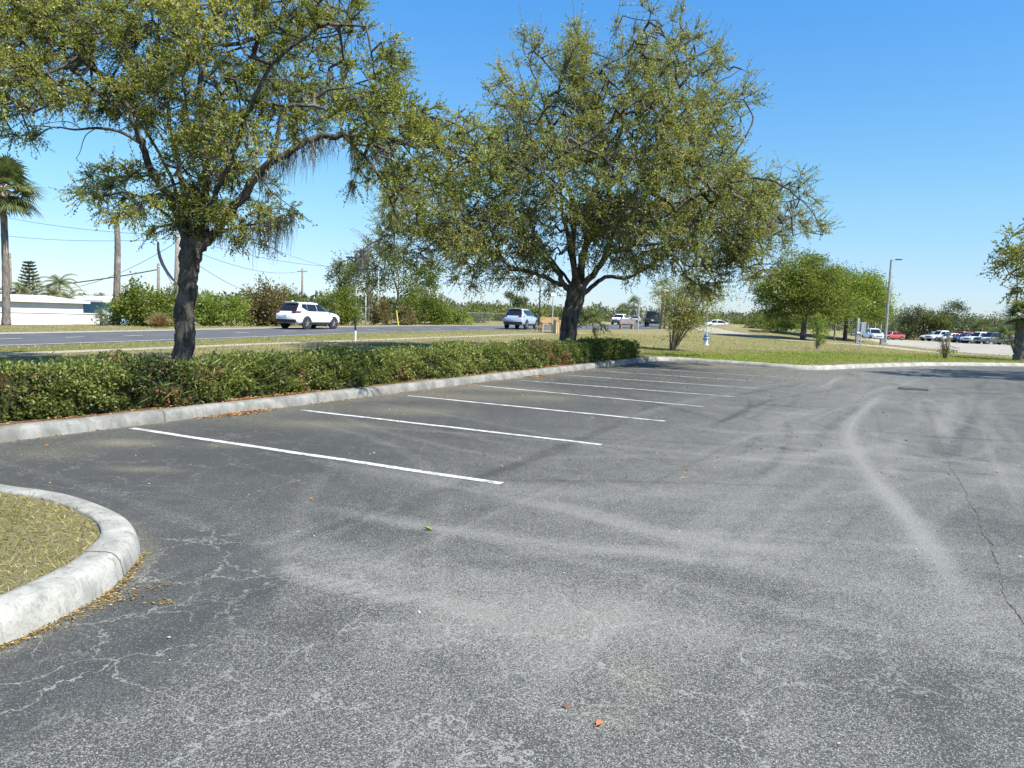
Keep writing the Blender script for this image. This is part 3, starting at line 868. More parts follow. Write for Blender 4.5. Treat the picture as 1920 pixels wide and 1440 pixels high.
LA = [(60, 60, 95, 80), (30, 150, 80, 60), (170, 50, 90, 70), (120, 150, 80, 48), (45, 225, 60, 30, .4), (280, 60, 90, 80), (400, 40, 90, 80), (510, 50, 90, 70), (590, 40, 80, 55),
    (645, 30, 60, 35, .6), (230, 190, 70, 50), (330, 180, 80, 80), (440, 180, 80, 80, .8), (530, 170, 70, 60, .7), (620, 165, 60, 55, .7), (715, 130, 50, 55, .7), (690, 200, 70, 45), (770, 215, 60, 40), (830, 240, 45, 35),
    (740, 265, 60, 35), (690, 265, 60, 30, .8), (800, 285, 50, 40), (380, 290, 60, 70), (440, 260, 60, 60, .8), (360, 385, 55, 45), (260, 325, 65, 30, .7), (205, 345, 50, 26, .7), (170, 375, 32, 20, .6),
    (250, 385, 60, 24, .7), (430, 400, 50, 36, .8), (490, 420, 40, 36, .8), (520, 380, 40, 34, .6), (330, 430, 35, 22, .6), (735, 330, 45, 40, .8), (755, 400, 40, 50, .7), (680, 330, 40, 35, .5), (860, 275, 35, 30, .7), (880, 235, 40, 32, .7), (905, 275, 38, 35, .7), (870, 310, 45, 35, .7), (820, 330, 50, 38, .7), (775, 330, 45, 40, .6), (925, 310, 30, 35, .4), (500, 330, 40, 40, .4), (560, 185, 60, 45, .6), (420, 330, 50, 50, .7), (340, 340, 40, 60, .6), (30, 60, 90, 80, .7),
    (-70, 90, 100, 90), (-60, 190, 80, 50, .6), (90, -60, 120, 60), (260, -60, 120, 60), (420, -70, 120, 60), (560, -60, 90, 50), (455, 440, 35, 18, .5), (560, 240, 50, 30, .5)]
oakA = thing('oak_tree', 'spreading oak rising from behind the hedge, hung with grey moss', 'tree', baseA)
lobA = lobes_px(LA, YA, 1.5, r1, lambda x: -.5 if x > 600 else 0)
NBA = big_tree(oakA, baseA, limbsA, lobA, 2300, (.050, .024), r1, M['oak_leaf'], 18000, 15, .36, .12, 300, .0065, bareA)

def moss(parent, base, spots, rng, n_per, NB):
    for (p, ln, sp) in spots:
        P = []; F = []; p = NB[np.argmin(((NB - np.array(p)) ** 2).sum(1))]
        for _ in range(n_per):
            q = p + rng.normal(size=3) * np.array([sp, sp, sp * .5]) * 1.6
            q = NB[np.argmin(((NB - q) ** 2).sum(1))] * .75 + q * .25; L = ln * rng.uniform(.25, 1.0); w = rng.uniform(.003, .008)
            az = rng.uniform(0, math.pi); s = np.array([math.cos(az), math.sin(az), 0]) * w
            k = 6; b = len(P); x = q.copy()
            for i in range(k + 1):
                ww = s * (1 - i / k * .8); P += [x - ww, x + ww]
                x = x + np.array([rng.normal(0, .018), rng.normal(0, .018), -L / k])
            F += [(b + 2 * i, b + 2 * i + 1, b + 2 * i + 3, b + 2 * i + 2) for i in range(k)]
        F = np.array(F)
        o = link('spanish_moss', np.array(P) - np.array(base), F, M['moss'], parent, attrs={'tone': ('FACE', rng.random(len(F)))})
        o['kind'] = 'stuff'
ms = [(A_(x, y, d), L * 1.05, sp) for x, y, d, L, sp in ((575, 280, -.6, .75, .14), (590, 290, -.6, .6, .1), (610, 262, -.6, .5, .12), (545, 300, -.5, .6, .08), (530, 345, -.4, .7, .09), (522, 390, -.3, .75, .1), (500, 405, -.3, .8, .12), (480, 400, -.2, .55, .12),
    (540, 385, -.4, .5, .08), (460, 415, -.2, .5, .1), (625, 330, -.7, .65, .06), (640, 350, -.8, .4, .08), (668, 305, -.9, .4, .1), (515, 430, -.3, .6, .08), (545, 330, -.4, .5, .06), (700, 310, -.9, .4, .1), (440, 400, 0, .4, .1), (425, 440, 0, .35, .06))]
moss(oakA, baseA, ms, r1, 80, NBA)

# ------------------------------------------------------------------ the second oak
r2 = np.random.default_rng(33)
YB = 26.6
def B_(x, y, d=0): return tuple(at(x, y, YB + d))
bxB = at(1064, 650, YB); zbB = t1(bxB[0], bxB[1]); baseB = (bxB[0], bxB[1], zbB)
ft = np.array(bxB); ft[2] = zbB - .1
limbsB = [([tuple(ft), B_(1065, 630), B_(1069, 600), B_(1075, 575), B_(1080, 550), B_(1082, 535)], .285, .33),
    ([B_(1078, 555), B_(1058, 535), B_(1045, 510), B_(1020, 482, -.5), B_(985, 450, -1), B_(940, 405, -1.6), B_(890, 370, -2)], .125, .02),
    ([B_(1070, 545), B_(1040, 528), B_(1004, 514, .3), B_(960, 500, .5), B_(925, 476, .6), B_(880, 468, .6), B_(820, 450, .4), B_(760, 434, 0), B_(710, 450, -.3), B_(670, 475, -.5)], .095, .014),
    ([B_(1078, 545), B_(1074, 470, .4), B_(1076, 390, .8), B_(1052, 325, 1), B_(1030, 240, 1.2), B_(1005, 150, 1.3), B_(980, 90, 1.3)], .125, .014),
    ([B_(1088, 545), B_(1094, 470), B_(1122, 430, -.2), B_(1134, 400, -.3), B_(1144, 350, -.4), B_(1162, 250, -.5), B_(1185, 150, -.5), B_(1230, 50, -.6)], .15, .014),
    ([B_(1092, 540), B_(1130, 490, -.5), B_(1152, 435, -.8), B_(1190, 416, -1), B_(1240, 410, -1.3), B_(1330, 355, -1.7), B_(1430, 335, -2), B_(1500, 372, -2.2), B_(1540, 425, -2.2)], .125, .010),
    ([B_(1095, 550), B_(1135, 520, .3), B_(1170, 522, .5), B_(1210, 505, .7), B_(1255, 478, .9), B_(1300, 500, 1), B_(1370, 490, 1.2), B_(1420, 510, 1.3)], .085, .012),
    ([B_(1144, 350, -.4), B_(1200, 280, .3), B_(1270, 220, .8), B_(1340, 160, 1.2), B_(1390, 130, 1.4)], .08, .010),
    ([B_(1150, 435, -.8), B_(1230, 350, .5), B_(1310, 280, 1.4), B_(1390, 230, 2)], .07, .010),
    ([B_(1076, 390, .8), B_(1010, 330, -.3), B_(930, 290, -1), B_(860, 310, -1.4), B_(790, 360, -1.6)], .065, .010),
    ([B_(1265, 482, .9), B_(1285, 515, .6), B_(1310, 535, .4), B_(1350, 560, .3)], .045, .012),
    ([B_(1085, 545), B_(1100, 440, 2), B_(1130, 300, 3.5), B_(1170, 180, 4.2)], .10, .012),
    ([B_(1085, 545), B_(1065, 450, -2), B_(1050, 330, -3.2), B_(1080, 200, -3.6)], .10, .012),
    ([B_(1088, 550), B_(1115, 510, .8), B_(1180, 440, 2.5), B_(1280, 380, 4)], .08, .012), ([B_(1080, 550), B_(1050, 505, 1.0), B_(970, 420, 3), B_(880, 380, 4)], .08, .012)]
LB = [(1005, 105, 35, 50, .5), (960, 165, 40, 45, .6), (1075, 115, 50, 55, .8), (1085, 60, 20, 30, .3), (1165, 40, 20, 36, .35), (1205, 50, 32, 45, .6), (1265, 65, 45, 45, .5), (1200, 140, 70, 60), (1290, 120, 55, 50, .6), (1350, 150, 45, 55, .5), (1385, 195, 40, 40, .35),
    (1100, 200, 75, 65), (985, 220, 55, 50), (1010, 280, 75, 55), (1120, 285, 85, 65), (1230, 225, 85, 60), (1325, 230, 65, 50, .8), (1255, 310, 80, 55), (1335, 320, 65, 45), (1385, 365, 65, 45), (1300, 390, 75, 50), (1440, 345, 45, 40, .5),
    (1470, 400, 45, 40, .5), (1515, 395, 25, 40, .25), (1400, 430, 55, 45), (1340, 465, 55, 42), (1440, 470, 30, 50, .6), (1420, 520, 22, 30, .5), (1200, 400, 75, 55), (1120, 400, 65, 50), (1225, 470, 60, 36, .8), (1150, 470, 40, 25, .5), (1300, 520, 45, 35, .5),
    (950, 320, 60, 42), (880, 300, 40, 38, .8), (840, 350, 55, 45), (905, 400, 65, 45), (985, 380, 65, 45), (1000, 445, 55, 36), (765, 385, 50, 42, .8), (825, 435, 65, 40), (735, 440, 45, 40, .7), (685, 470, 35, 30, .4), (900, 465, 65, 36),
    (955, 505, 55, 26, .6), (880, 515, 36, 34, .5), (790, 490, 45, 36, .6), (1020, 485, 36, 26, .6), (700, 510, 35, 35, .5), (760, 330, 40, 35, .5), (1015, 530, 30, 18, .4), (650, 490, 22, 20, .3), (1112, 590, 24, 38, .3)]
LB2 = [(1060, 445, 55, 50, -2.2, .9), (1125, 420, 55, 50, -2.4, .9), (1165, 480, 50, 34, -2.0, .8), (1000, 480, 45, 30, -1.8, .7), (1085, 370, 60, 50, -3, 1), (1215, 430, 60, 45, -3, .9), (1290, 450, 60, 45, -2.6, .9), (1360, 400, 60, 45, -2.4, .9),
    (1390, 480, 45, 40, -1.0, .8), (1330, 510, 50, 35, -.5, .7), (1450, 420, 45, 45, -.5, .6), (1500, 360, 30, 35, 0, .4), (1530, 420, 20, 30, 0, .3), (940, 430, 60, 45, -2.4, .8), (860, 420, 60, 45, -2, .8), (1180, 330, 70, 50, -3.6, .9), (1050, 300, 60, 50, -3.4, .8)]
oakB = thing('oak_tree', 'full round oak with a forked dark trunk near the far end of the hedge', 'tree', baseB)
NBB = big_tree(oakB, baseB, limbsB, lobes_px(LB, YB, 2.2, r2, None) + [(at(x, y, YB + d), (rx * YB / FPX, 1.0, ry * YB / FPX), w) for x, y, rx, ry, d, w in LB2], 3700, (.076, .036), r2, M['oak_leaf_b'], 21500, 13, .55, .05, 420, .010)
ms = [(tuple(at(x, y, YB - .4)), L, .1) for x, y, L in ((640, 425, 1.1), (655, 432, 1.3), (650, 470, .9), (676, 450, .6), (720, 470, .6), (770, 450, .5), (860, 480, .5))]
moss(oakB, baseB, ms, r2, 60, NBB)

# oak at the right, mostly out of the frame
r3 = np.random.default_rng(5)
bC = (22.8, 26.2, .14)
oakC = thing('oak_tree', 'oak at the right side of the lot, only its outer leafy branches showing', 'tree', bC)
def C_(x, y, Y=25.5): return tuple(at(x, y, Y))
limbsC = [([(22.8, 26.2, 0), (22.75, 26.2, 1), (22.6, 26.1, 2.0), (22.5, 26.1, 2.6)], .25, .22), ([(22.6, 26.1, 2.2), (21, 25.9, 3.4), (19, 25.6, 4.2), C_(1915, 500), C_(1880, 525)], .12, .02),
          ([(22.5, 26.1, 2.4), (22.4, 26, 4), (22, 26, 6)], .14, .04), ([(22.5, 26.1, 2.4), (24, 27, 4), (25.5, 27.5, 5.5)], .12, .03), ([(22.5, 26.1, 2.4), (22.5, 24, 4), (21.5, 22.3, 5)], .11, .03)]
lobC = [(C_(1905, 500, 25.2), (.75, 1.0, .6), .9), (C_(1888, 528, 25.6), (.45, .7, .35), .5), (C_(1915, 455, 25.4), (.6, 1.0, .5), .8), (C_(1940, 480, 25.4), (.9, 1.2, .8), 1), ((18.0, 25.6, 3.6), (.9, 1.4, .7), .6), ((17.6, 25.8, 3.0), (.8, 1.0, .45), .35), ((18.8, 25.6, 4.4), (1.4, 1.8, .8), .8), ((20.5, 25.8, 4.8), (1.8, 2.2, 1.2), 1), ((22.5, 26, 6), (2.2, 2.4, 1.3), 1), ((25, 27, 5.4), (2, 2.2, 1.2), 1), ((22, 23.4, 5), (1.8, 1.8, 1.1), 1), ((20, 27.5, 4.2), (1.5, 1.5, 1), .8)]
big_tree(oakC, bC, limbsC, lobC, 420, (.10, .052), r3, M['oak_leaf_b'], 2600, 12, .5, 0, 60, .010)

# ------------------------------------------------------------------ clipped hedge
def hedge():
    rng = np.random.default_rng(3)
    s0, s1 = -1.3, 23.75
    base = kerb_pt(10.6, .9); base = (base[0], base[1], .14)
    root = thing('hedge', 'long clipped leafy green hedge with brown patches behind the long kerb', 'hedge', base)
    def sec(s):   # front offset, depth, height
        h = .63 + .03 * math.sin(s * 1.3) + .03 * math.sin(s * 2.9 + 1) + (.03 if s > 12 else 0)
        f = .30 + .07 * math.sin(s * 1.7) + .05 * math.sin(s * 3.7)
        d = 1.05 + .07 * math.sin(s * .9)
        if s > 18.5: f += .06
        return f, d, h
    # woody core
    V = []; ss = np.arange(s0 + .12, s1 - .08, .12); prof = [(.08, .05), (.06, .4), (.08, .78), (.2, .88), (.5, .9), (.8, .88), (.92, .78), (.94, .4), (.92, .05)]
    for s in ss:
        f, d, h = sec(s)
        for a, b in prof:
            x, y = kerb_pt(s + rng.normal(0, .02), f + d * a + rng.normal(0, .035)); V.append((x - base[0], y - base[1], h * b * .94 + rng.normal(0, .03) + .0))
    k = len(prof); n = len(ss)
    F = [(i * k + j, i * k + j + 1, (i + 1) * k + j + 1, (i + 1) * k + j) for i in range(n - 1) for j in range(k - 1)] + [tuple(range(k)), tuple((n - 1) * k + j for j in range(k))]
    core = link('inner_twigs', V, F, M['hedge_core'], root)
    # leaf sprigs over the shell
    nsp = 26000
    s = rng.uniform(s0, s1, nsp)
    near = rng.random(nsp) < np.clip(1.15 - (s - s0) / 34, .4, 1); s = s[near]; nsp = len(s)
    u = rng.random(nsp)
    P = np.zeros((nsp, 3)); Nn = np.zeros((nsp, 3))
    for i in range(nsp):
        f, d, h = sec(s[i]); q = u[i]
        if q < .50:   a, b, nv = 0, rng.random() ** .9, (-1, .25)
        elif q < .82: a, b, nv = rng.random(), 1, (0, 1)
        elif q < .92: a, b, nv = 1, rng.random(), (1, .2)
        else:         a, b, nv = rng.random(), rng.random(), (0, .4)
        rr = .10
        if b > .86: a = a + (.04 if a < .3 else (-.04 if a > .7 else 0))
        dep = abs(rng.normal(0, .055)) + .02 * (b < .2) * 3
        pos_s = s[i]
        if q >= .92 and rng.random() < .30:
            pos_s = s1 if s[i] > (s0 + s1) / 2 else s0
        nx = f + d * a + (dep if a < .5 else -dep)
        lump = .085 * math.sin(pos_s * 5.1 + b * 3) * math.cos(pos_s * 2.3 + b * 7)
        nx += lump * (-1 if a < .5 else 1) * (nv[0] != 0)
        z = h * b - (dep if nv[1] == 1 else 0) + (lump * .7 if nv[1] == 1 else 0)
        x, y = kerb_pt(pos_s, nx); P[i] = (x, y, max(z, .02) + .13)
        o = KN * nv[0]; Nn[i] = (o[0], o[1], nv[1])
    Nn = unit(Nn + rng.normal(size=(nsp, 3)) * .45)
    ext = np.clip(rng.normal(.0, .03, nsp), -.05, .10)
    P += Nn * ext[:, None]
    tone = rng.normal(.48, .13, nsp) + .10 * np.sin(s * 1.9) * np.sin(s * .7 + 1)
    for _ in range(170):
        c = P[rng.integers(nsp)]; tone += rng.normal(0, .11) * np.exp(-((P - c) ** 2).sum(1) / .08)
    # dead brown patches
    brown = np.zeros(nsp)
    for bs, bn, bz, br in ((15.0, .5, .75, .45), (15.6, .4, .35, .42), (16.4, .35, .15, .35), (2.2, .9, .55, .25), (.2, .35, .5, .22), (.6, .35, .42, .15), (3.1, .3, .45, .18), (5.2, .3, .3, .16), (14.2, .6, .8, .3), (8.0, .3, .2, .2), (-.6, .3, .4, .2), (2.5, .4, .2, .3)):
        x, y = kerb_pt(bs, bn); brown = np.maximum(brown, np.exp(-((P - np.array([x, y, bz + .13])) ** 2).sum(1) / br ** 2))
    ry = np.array([(7.5 < v < 14.5) for v in s]); tone = tone + ry * .10
    q = 5; li = np.repeat(np.arange(nsp), q)
    lp = P[li] + rng.normal(size=(len(li), 3)) * .022
    ld = unit(Nn[li] + rng.normal(size=(len(li), 3)) * .65)
    tn = np.clip(tone[li] + rng.normal(0, .10, len(li)), 0, .92)
    isb = rng.random(len(li)) < brown[li] * .8
    tn[isb] = rng.uniform(.95, 1, isb.sum())
    keepb = ~(isb & (rng.random(len(li)) < .35))
    sz = (rng.uniform(.75, 1.3, len(li)) * np.interp(s[li], [0, 8, 22], [.95, 1.0, 1.25]))[keepb]
    leaves('foliage', lp[keepb], ld[keepb], .056 * sz, .026 * sz, M['hedge_leaf'], root, base, tn[keepb], rng, up=.35)
    # tall grassy sprigs pushing out of the left half
    nn = 520; sv = rng.choice(np.concatenate([rng.normal(3.6, .9, 400), rng.normal(6, 1.2, 300), rng.uniform(-1, 12, 200)]), nn)
    zz = rng.uniform(.08, .62, nn); Pp = np.array([(*kerb_pt(a, sec(a)[0] + .02 - .05 * rng.random()), z + .13) for a, z in zip(sv, zz)])
    dd = unit(np.stack([rng.normal(0, .6, nn) - KN[0] * .5, rng.normal(0, .6, nn) - KN[1] * .5, rng.uniform(.2, 1, nn)], 1))
    sg_ = leaves('sprigs', Pp, dd, rng.uniform(.12, .26, nn), .014, M['hedge_leaf'], root, base, rng.uniform(.5, .9, nn), rng, fold=.02)
    sg_['kind'] = 'stuff'
M['rust'] = noisy('rust', (.10, .06, .05), (.2, .12, .09), 20)
M['board'] = noisy('board', (.20, .17, .17), (.30, .26, .26), 3)
M['hedge_core'] = noisy('hedge_core', (.018, .022, .010), (.045, .05, .02), 8)
hedge()
# bare soil under the hedge
V = []; ss = np.arange(-1.2, 23.5, .2)
for s in ss:
    for n in (.205, .5, 1.4): x, y = kerb_pt(s, n); V.append((x, y, .152 + .004 * math.sin(s * 7)))
struct(link('planting_soil', V, [(i * 3 + j, (i + 1) * 3 + j, (i + 1) * 3 + j + 1, i * 3 + j + 1)[::-1] for i in range(len(ss) - 1) for j in range(2)], M['soil']))

# ------------------------------------------------------------------ fallen leaves and grass
def litter():
    rng = np.random.default_rng(8)
    P = []
    def along(s0, s1, n, off, sp, z):
        s = rng.uniform(s0, s1, n); o = off + np.abs(rng.normal(0, sp, n)) * (-1 if off <= 0 else 1)
        for a, b in zip(s, o): x, y = kerb_pt(a, b); P.append((x, y, z))
    along(2.6, 4.1, 260, -.03, .08, .008); along(3.0, 3.9, 200, -.03, .13, .02); along(-.2, 22, 260, -.01, .04, .006); along(4.3, 12, 200, -.02, .10, .006); along(13.0, 14.2, 160, -.03, .14, .01)
    along(-.5, 16, 800, .21, .09, .165); along(2.4, 5.5, 500, .20, .12, .17); along(13, 17, 250, .22, .1, .17)
    for _ in range(330):
        s = rng.normal(12, 7); n = -abs(rng.normal(0, 2.6)); x, y = kerb_pt(s, n); P.append((x, y, .006))
    for _ in range(260):
        x, y = flat(rng.uniform(1230, 1500), rng.uniform(684, 716)); P.append((x, y, .008))
    for _ in range(120):
        x, y = flat(rng.uniform(900, 1900), rng.uniform(700, 900)); P.append((x, y, .006))
    P = np.array([p for p in P if inside([p[0]], [p[1]], LOT)[0] or p[2] > .1])
    n = len(P); a = rng.uniform(0, 2 * math.pi, n)
    D = np.stack([np.cos(a), np.sin(a), rng.normal(0, .18, n)], 1)
    m = 900; sx, sn = rng.uniform(-3, 30, m), -rng.uniform(.3, 14, m); Q2 = np.array([(*kerb_pt(u, v), .005) for u, v in zip(sx, sn)]); Q2 = Q2[inside(Q2[:, 0], Q2[:, 1], LOT)]
    a2 = rng.uniform(0, 6.28, len(Q2)); sz2 = rng.uniform(.008, .028, len(Q2))
    struct(leaves('petal_specks', Q2, np.stack([np.cos(a2), np.sin(a2), rng.normal(0, .15, len(a2))], 1), sz2, sz2 * .6, M['speck'], None, (0, 0, 0), rng.random(len(a2)), rng, up=3, fold=.1), 'stuff')
    sz = rng.uniform(.7, 1.3, n) * np.where(np.hypot(P[:, 0], P[:, 1]) > 17, 1.2, .9)
    struct(leaves('leaf_litter', P, D, .05 * sz, .024 * sz, M['litter'], None, (0, 0, 0), rng.beta(1.6, 1.6, n), rng, up=3.0, fold=.08), 'stuff')
    # yellow oak tassels swept round the island kerb
    Q = []
    pl = dense(LE[24:48], .01)
    for i in range(1100):
        k = int(rng.beta(1.5, 1.3) * (len(pl) - 2)); t = pl[k + 1] - pl[k]; t /= np.hypot(*t); nrm = np.array([t[1], -t[0]])
        w = .015 + .05 * math.exp(-((k / len(pl) - .72) / .12) ** 2) + .02 * math.sin(k * .05)
        p = pl[k] + nrm * abs(rng.normal(0.012, max(w, .012))); Q.append((p[0], p[1], .004 + rng.random() * .008))
    for c in ((-2.05, 4.05, .05), (-1.95, 4.2, .04), (-1.85, 3.98, .04)):
        for i in range(30): Q.append((c[0] + rng.normal(0, c[2]), c[1] + rng.normal(0, c[2]), .006))
    Q = np.array(Q); n = len(Q); a = rng.uniform(0, 2 * math.pi, n)
    struct(leaves('tassel_litter', Q, np.stack([np.cos(a), np.sin(a), rng.normal(0, .15, n)], 1), rng.uniform(.012, .035, n), rng.uniform(.005, .010, n), M['tassel'], None, (0, 0, 0), rng.random(n), rng, up=2.5, fold=.1), 'stuff')
M['speck'] = leaf_mat('speck', [(0, (.25, .17, .07)), (.5, (.42, .38, .28)), (1, (.55, .54, .48))], .1, .8, .1)
M['tassel'] = leaf_mat('tassel', [(0, (.13, .075, .025)), (.5, (.28, .18, .05)), (1, (.44, .34, .16))], .1, .8, .1)
litter()

def grass():
    rng = np.random.default_rng(13)
    # island lawn, close to the camera
    n = 30000
    X = rng.uniform(-8, -2.4, n * 2); Y = rng.uniform(1.6, 7.6, n * 2)
    isl = [tuple(p) for p in offs(LE[:n_is + 1], .165)] + [(-9, 7), (-9, 2)]
    k = inside(X, Y, isl); X, Y = X[k], Y[k]
    pt = np.sin(X * 3.1 + 1.7 * np.sin(Y * 2.3)) + np.sin(Y * 4.3 + 2 * np.sin(X * 1.9)) + rng.normal(0, .8, len(X))
    k = pt > -1.2; X, Y, pt = X[k], Y[k], pt[k]
    n = len(X); P = np.stack([X, Y, np.full(n, .132)], 1)
    D = np.stack([rng.normal(0, .8, n), rng.normal(0, .8, n), rng.uniform(.15, .8, n)], 1)
    tone = np.clip(.64 - .12 * pt + rng.normal(0, .2, n), 0, 1)
    struct(leaves('lawn_grass', P, D, rng.uniform(.025, .065, n), rng.uniform(.004, .007, n), M['grass'], None, (0, 0, 0), tone, rng, fold=.05), 'stuff')
    # verge tufts out to the road, and the lawn to the right
    n = 52000
    X = np.concatenate([rng.uniform(-26, 8, n), rng.uniform(4, 36, n)]); Y = np.concatenate([rng.uniform(6, 62, n), rng.uniform(26, 62, n)])
    ok = ~inside(X, Y, LOT_HOLE)
    for pg in (ROADP, GUTP, WALKP, PATHP, SAND): ok &= ~inside(X, Y, pg)
    X, Y = X[ok], Y[ok]; Z = T(X, Y); n = len(X); P = np.stack([X, Y, Z - .01], 1)
    D = np.stack([rng.normal(0, .6, n), rng.normal(0, .6, n), rng.uniform(.3, .9, n)], 1)
    dl, _ = seg_dist(X, Y, [tuple(p) for p in far_edge][30:]); g = np.clip(1 - np.abs(dl - 4) / 5.5, 0, 1) * (X > 6)
    pn = np.sin(X * .9 + 2 * np.sin(Y * .5)) * .12
    struct(leaves('verge_grass', P, D, rng.uniform(.05, .13, n), rng.uniform(.012, .03, n), M['grass'], None, (0, 0, 0), np.clip(.62 + pn - .38 * g + rng.normal(0, .18, n), 0, 1), rng, fold=.05), 'stuff')
grass()

# ------------------------------------------------------------------ vehicles
def sup(t, e=5.0):            # superellipse half width factor
    return (1 - min(1, abs(t)) ** e) ** (1 / e)

def car(name, label, loc, rz, paint, kind='suv', group=None, trim=True):
    root = thing(name, label, {'suv': 'car', 'sedan': 'car', 'pickup': 'pickup truck', 'van': 'car', 'hatch': 'car'}[kind], loc, rz, group)
    S = {
     'suv': dict(L=4.62, st=[(-2.31, .50, .86, .72), (-2.25, .42, 1.06, .84), (-2.05, .34, 1.12, .90), (-1.2, .30, 1.12, .93), (0, .28, 1.09, .93), (1.0, .28, 1.06, .92), (1.25, .29, 1.04, .915), (1.7, .31, .97, .885), (2.08, .34, .86, .80), (2.26, .40, .72, .68), (2.31, .46, .62, .60)],
        belt=(-2.20, 1.22, 1.08), roof=(-1.60, .05, 1.66), wb=.88, wr=.63, wheels=(-1.30, 1.36), rw=.37, tr=.24, panes=[(-1.62, -1.17), (-1.15, -.29), (-.26, 1.0)], clad=True),
     'van': dict(L=5.5, st=[(-2.75, .55, .90, .80), (-2.70, .45, 1.12, .93), (-2.4, .38, 1.15, .99), (-1.2, .36, 1.17, 1.0), (0, .35, 1.15, 1.0), (1.3, .35, 1.12, 1.0), (1.7, .36, 1.10, .98), (2.3, .38, 1.05, .95), (2.62, .42, .95, .88), (2.75, .5, .75, .75)],
        belt=(-2.66, 1.40, 1.12), roof=(-2.42, .70, 1.88), wb=.95, wr=.76, wheels=(-1.55, 1.6), rw=.39, tr=.26, panes=[(-2.5, -1.45), (-1.38, -.35), (-.28, 1.15)], clad=False),
     'sedan': dict(L=4.8, st=[(-2.4, .50, .80, .66), (-2.33, .40, .95, .80), (-2.0, .32, .98, .88), (-1.2, .28, .96, .91), (0, .26, .93, .91), (1.0, .26, .90, .90), (1.4, .27, .87, .88), (2.0, .30, .78, .82), (2.3, .36, .68, .70), (2.4, .44, .58, .6)],
        belt=(-1.75, 1.22, .93), roof=(-1.0, .25, 1.43), wb=.85, wr=.60, wheels=(-1.38, 1.42), rw=.33, tr=.22, panes=[(-1.25, -.42), (-.36, .85)], clad=False),
     'hatch': dict(L=4.3, st=[(-2.15, .5, .8, .68), (-2.1, .4, .98, .8), (-1.8, .32, 1.0, .87), (-1, .28, 1.0, .89), (0, .27, .97, .89), (1.0, .27, .93, .88), (1.3, .28, .90, .87), (1.8, .30, .82, .8), (2.08, .36, .70, .68), (2.15, .44, .6, .58)],
        belt=(-2.0, 1.1, .96), roof=(-1.55, .2, 1.50), wb=.83, wr=.60, wheels=(-1.28, 1.28), rw=.33, tr=.22, panes=[(-1.7, -1.15), (-1.1, -.3), (-.24, .85)], clad=False),
     'pickup': dict(L=5.8, st=[(-2.9, .60, 1.02, .86), (-2.86, .52, 1.12, .93), (-2.4, .46, 1.13, .98), (-1.2, .44, 1.13, 1.0), (0, .42, 1.14, 1.0), (1.2, .42, 1.13, 1.0), (1.6, .42, 1.13, .98), (2.3, .43, 1.08, .96), (2.75, .46, 1.02, .90), (2.88, .52, .90, .80), (2.9, .56, .8, .78)],
        belt=(-.95, 1.42, 1.12), roof=(-.72, .72, 1.86), wb=.93, wr=.72, wheels=(-1.75, 1.85), rw=.40, tr=.27, panes=[(-.80, .05), (.12, 1.15)], clad=False)}[kind]
    P = M['car_' + paint]
    st = np.array(S['st']); xs = np.linspace(st[0, 0], st[-1, 0], 36)
    zb, zt, w = (np.interp(xs, st[:, 0], st[:, k]) for k in (1, 2, 3))
    b = MB(); V = []; ring = []
    for x, a, c, ww in zip(xs, zb, zt, w):
        h = c - a
        pr = [(.0, a), (ww * .9, a), (ww * .97, a + h * .12), (ww, a + h * .32), (ww * 1.0, a + h * .55), (ww * .985, a + h * .78), (ww * .955, a + h * .92), (ww * .90, c), (ww * .5, c + .012), (0, c + .016)]
        full = pr + [(-y, z) for y, z in pr[-2:0:-1]]
        V += [(x, y, z) for y, z in full]
    n = len(full); m = len(xs)
    F = [(i * n + j, (i + 1) * n + j, (i + 1) * n + (j + 1) % n, i * n + (j + 1) % n) for i in range(m - 1) for j in range(n)] + [tuple(range(n)), tuple((m - 1) * n + j for j in range(n))[::-1]]
    b.add(V, F)
    # greenhouse shell
    xr0, xf0, z0 = S['belt']; xr1, xf1, z1 = S['roof']; wb, wr, = S['wb'], S['wr']
    def gh(t):
        e = t ** 1.12
        return xr0 + (xr1 - xr0) * e, xf0 + (xf1 - xf0) * e, z0 - .02 + (z1 - z0 + .02) * t, wb + (wr - wb) * (t ** 1.35)
    def side_y(x, t):
        a, c, z, ww = gh(t); u = (x - (a + c) / 2) / ((c - a) / 2)
        return ww * sup(u, 7)
    def end_x(y, t, front):
        a, c, z, ww = gh(t); v = y / ww
        k = sup(v, 2.6) ** .5
        hl = (c - a) / 2; md = (a + c) / 2
        u = (1 - min(.98, abs(v)) ** 7) ** (1 / 7.0)
        return md + hl * u if front else md - hl * u
    V = []; rows = [0, .25, .5, .75, .92, .985]; N = 48
    for t in rows:
        a, c, z, ww = gh(t)
        for k in range(N):
            th = 2 * math.pi * (k + .5) / N; cx, sy = math.cos(th), math.sin(th); q = (abs(cx) ** 7 + abs(sy) ** 7) ** (-1 / 7.0)
            V.append(((a + c) / 2 + (c - a) / 2 * cx * q, ww * sy * q, z))
    a, c, z, ww = gh(1.0)
    for sc in (.93, .6):
        for k in range(N):
            th = 2 * math.pi * (k + .5) / N; cx, sy = math.cos(th), math.sin(th); q = (abs(cx) ** 7 + abs(sy) ** 7) ** (-1 / 7.0)
            V.append(((a + c) / 2 + (c - a) / 2 * cx * q * sc, ww * sy * q * sc, z + (.012 if sc > .9 else .035)))
    V.append(((a + c) / 2, 0, z + .045)); R_ = len(rows) + 2
    F = [(i * N + k, i * N + (k + 1) % N, (i + 1) * N + (k + 1) % N, (i + 1) * N + k) for i in range(R_ - 1) for k in range(N)] + [((R_ - 1) * N + k, (R_ - 1) * N + (k + 1) % N, R_ * N) for k in range(N)]
    b.add(V, F)
    body = b.build('body', P, root, True)
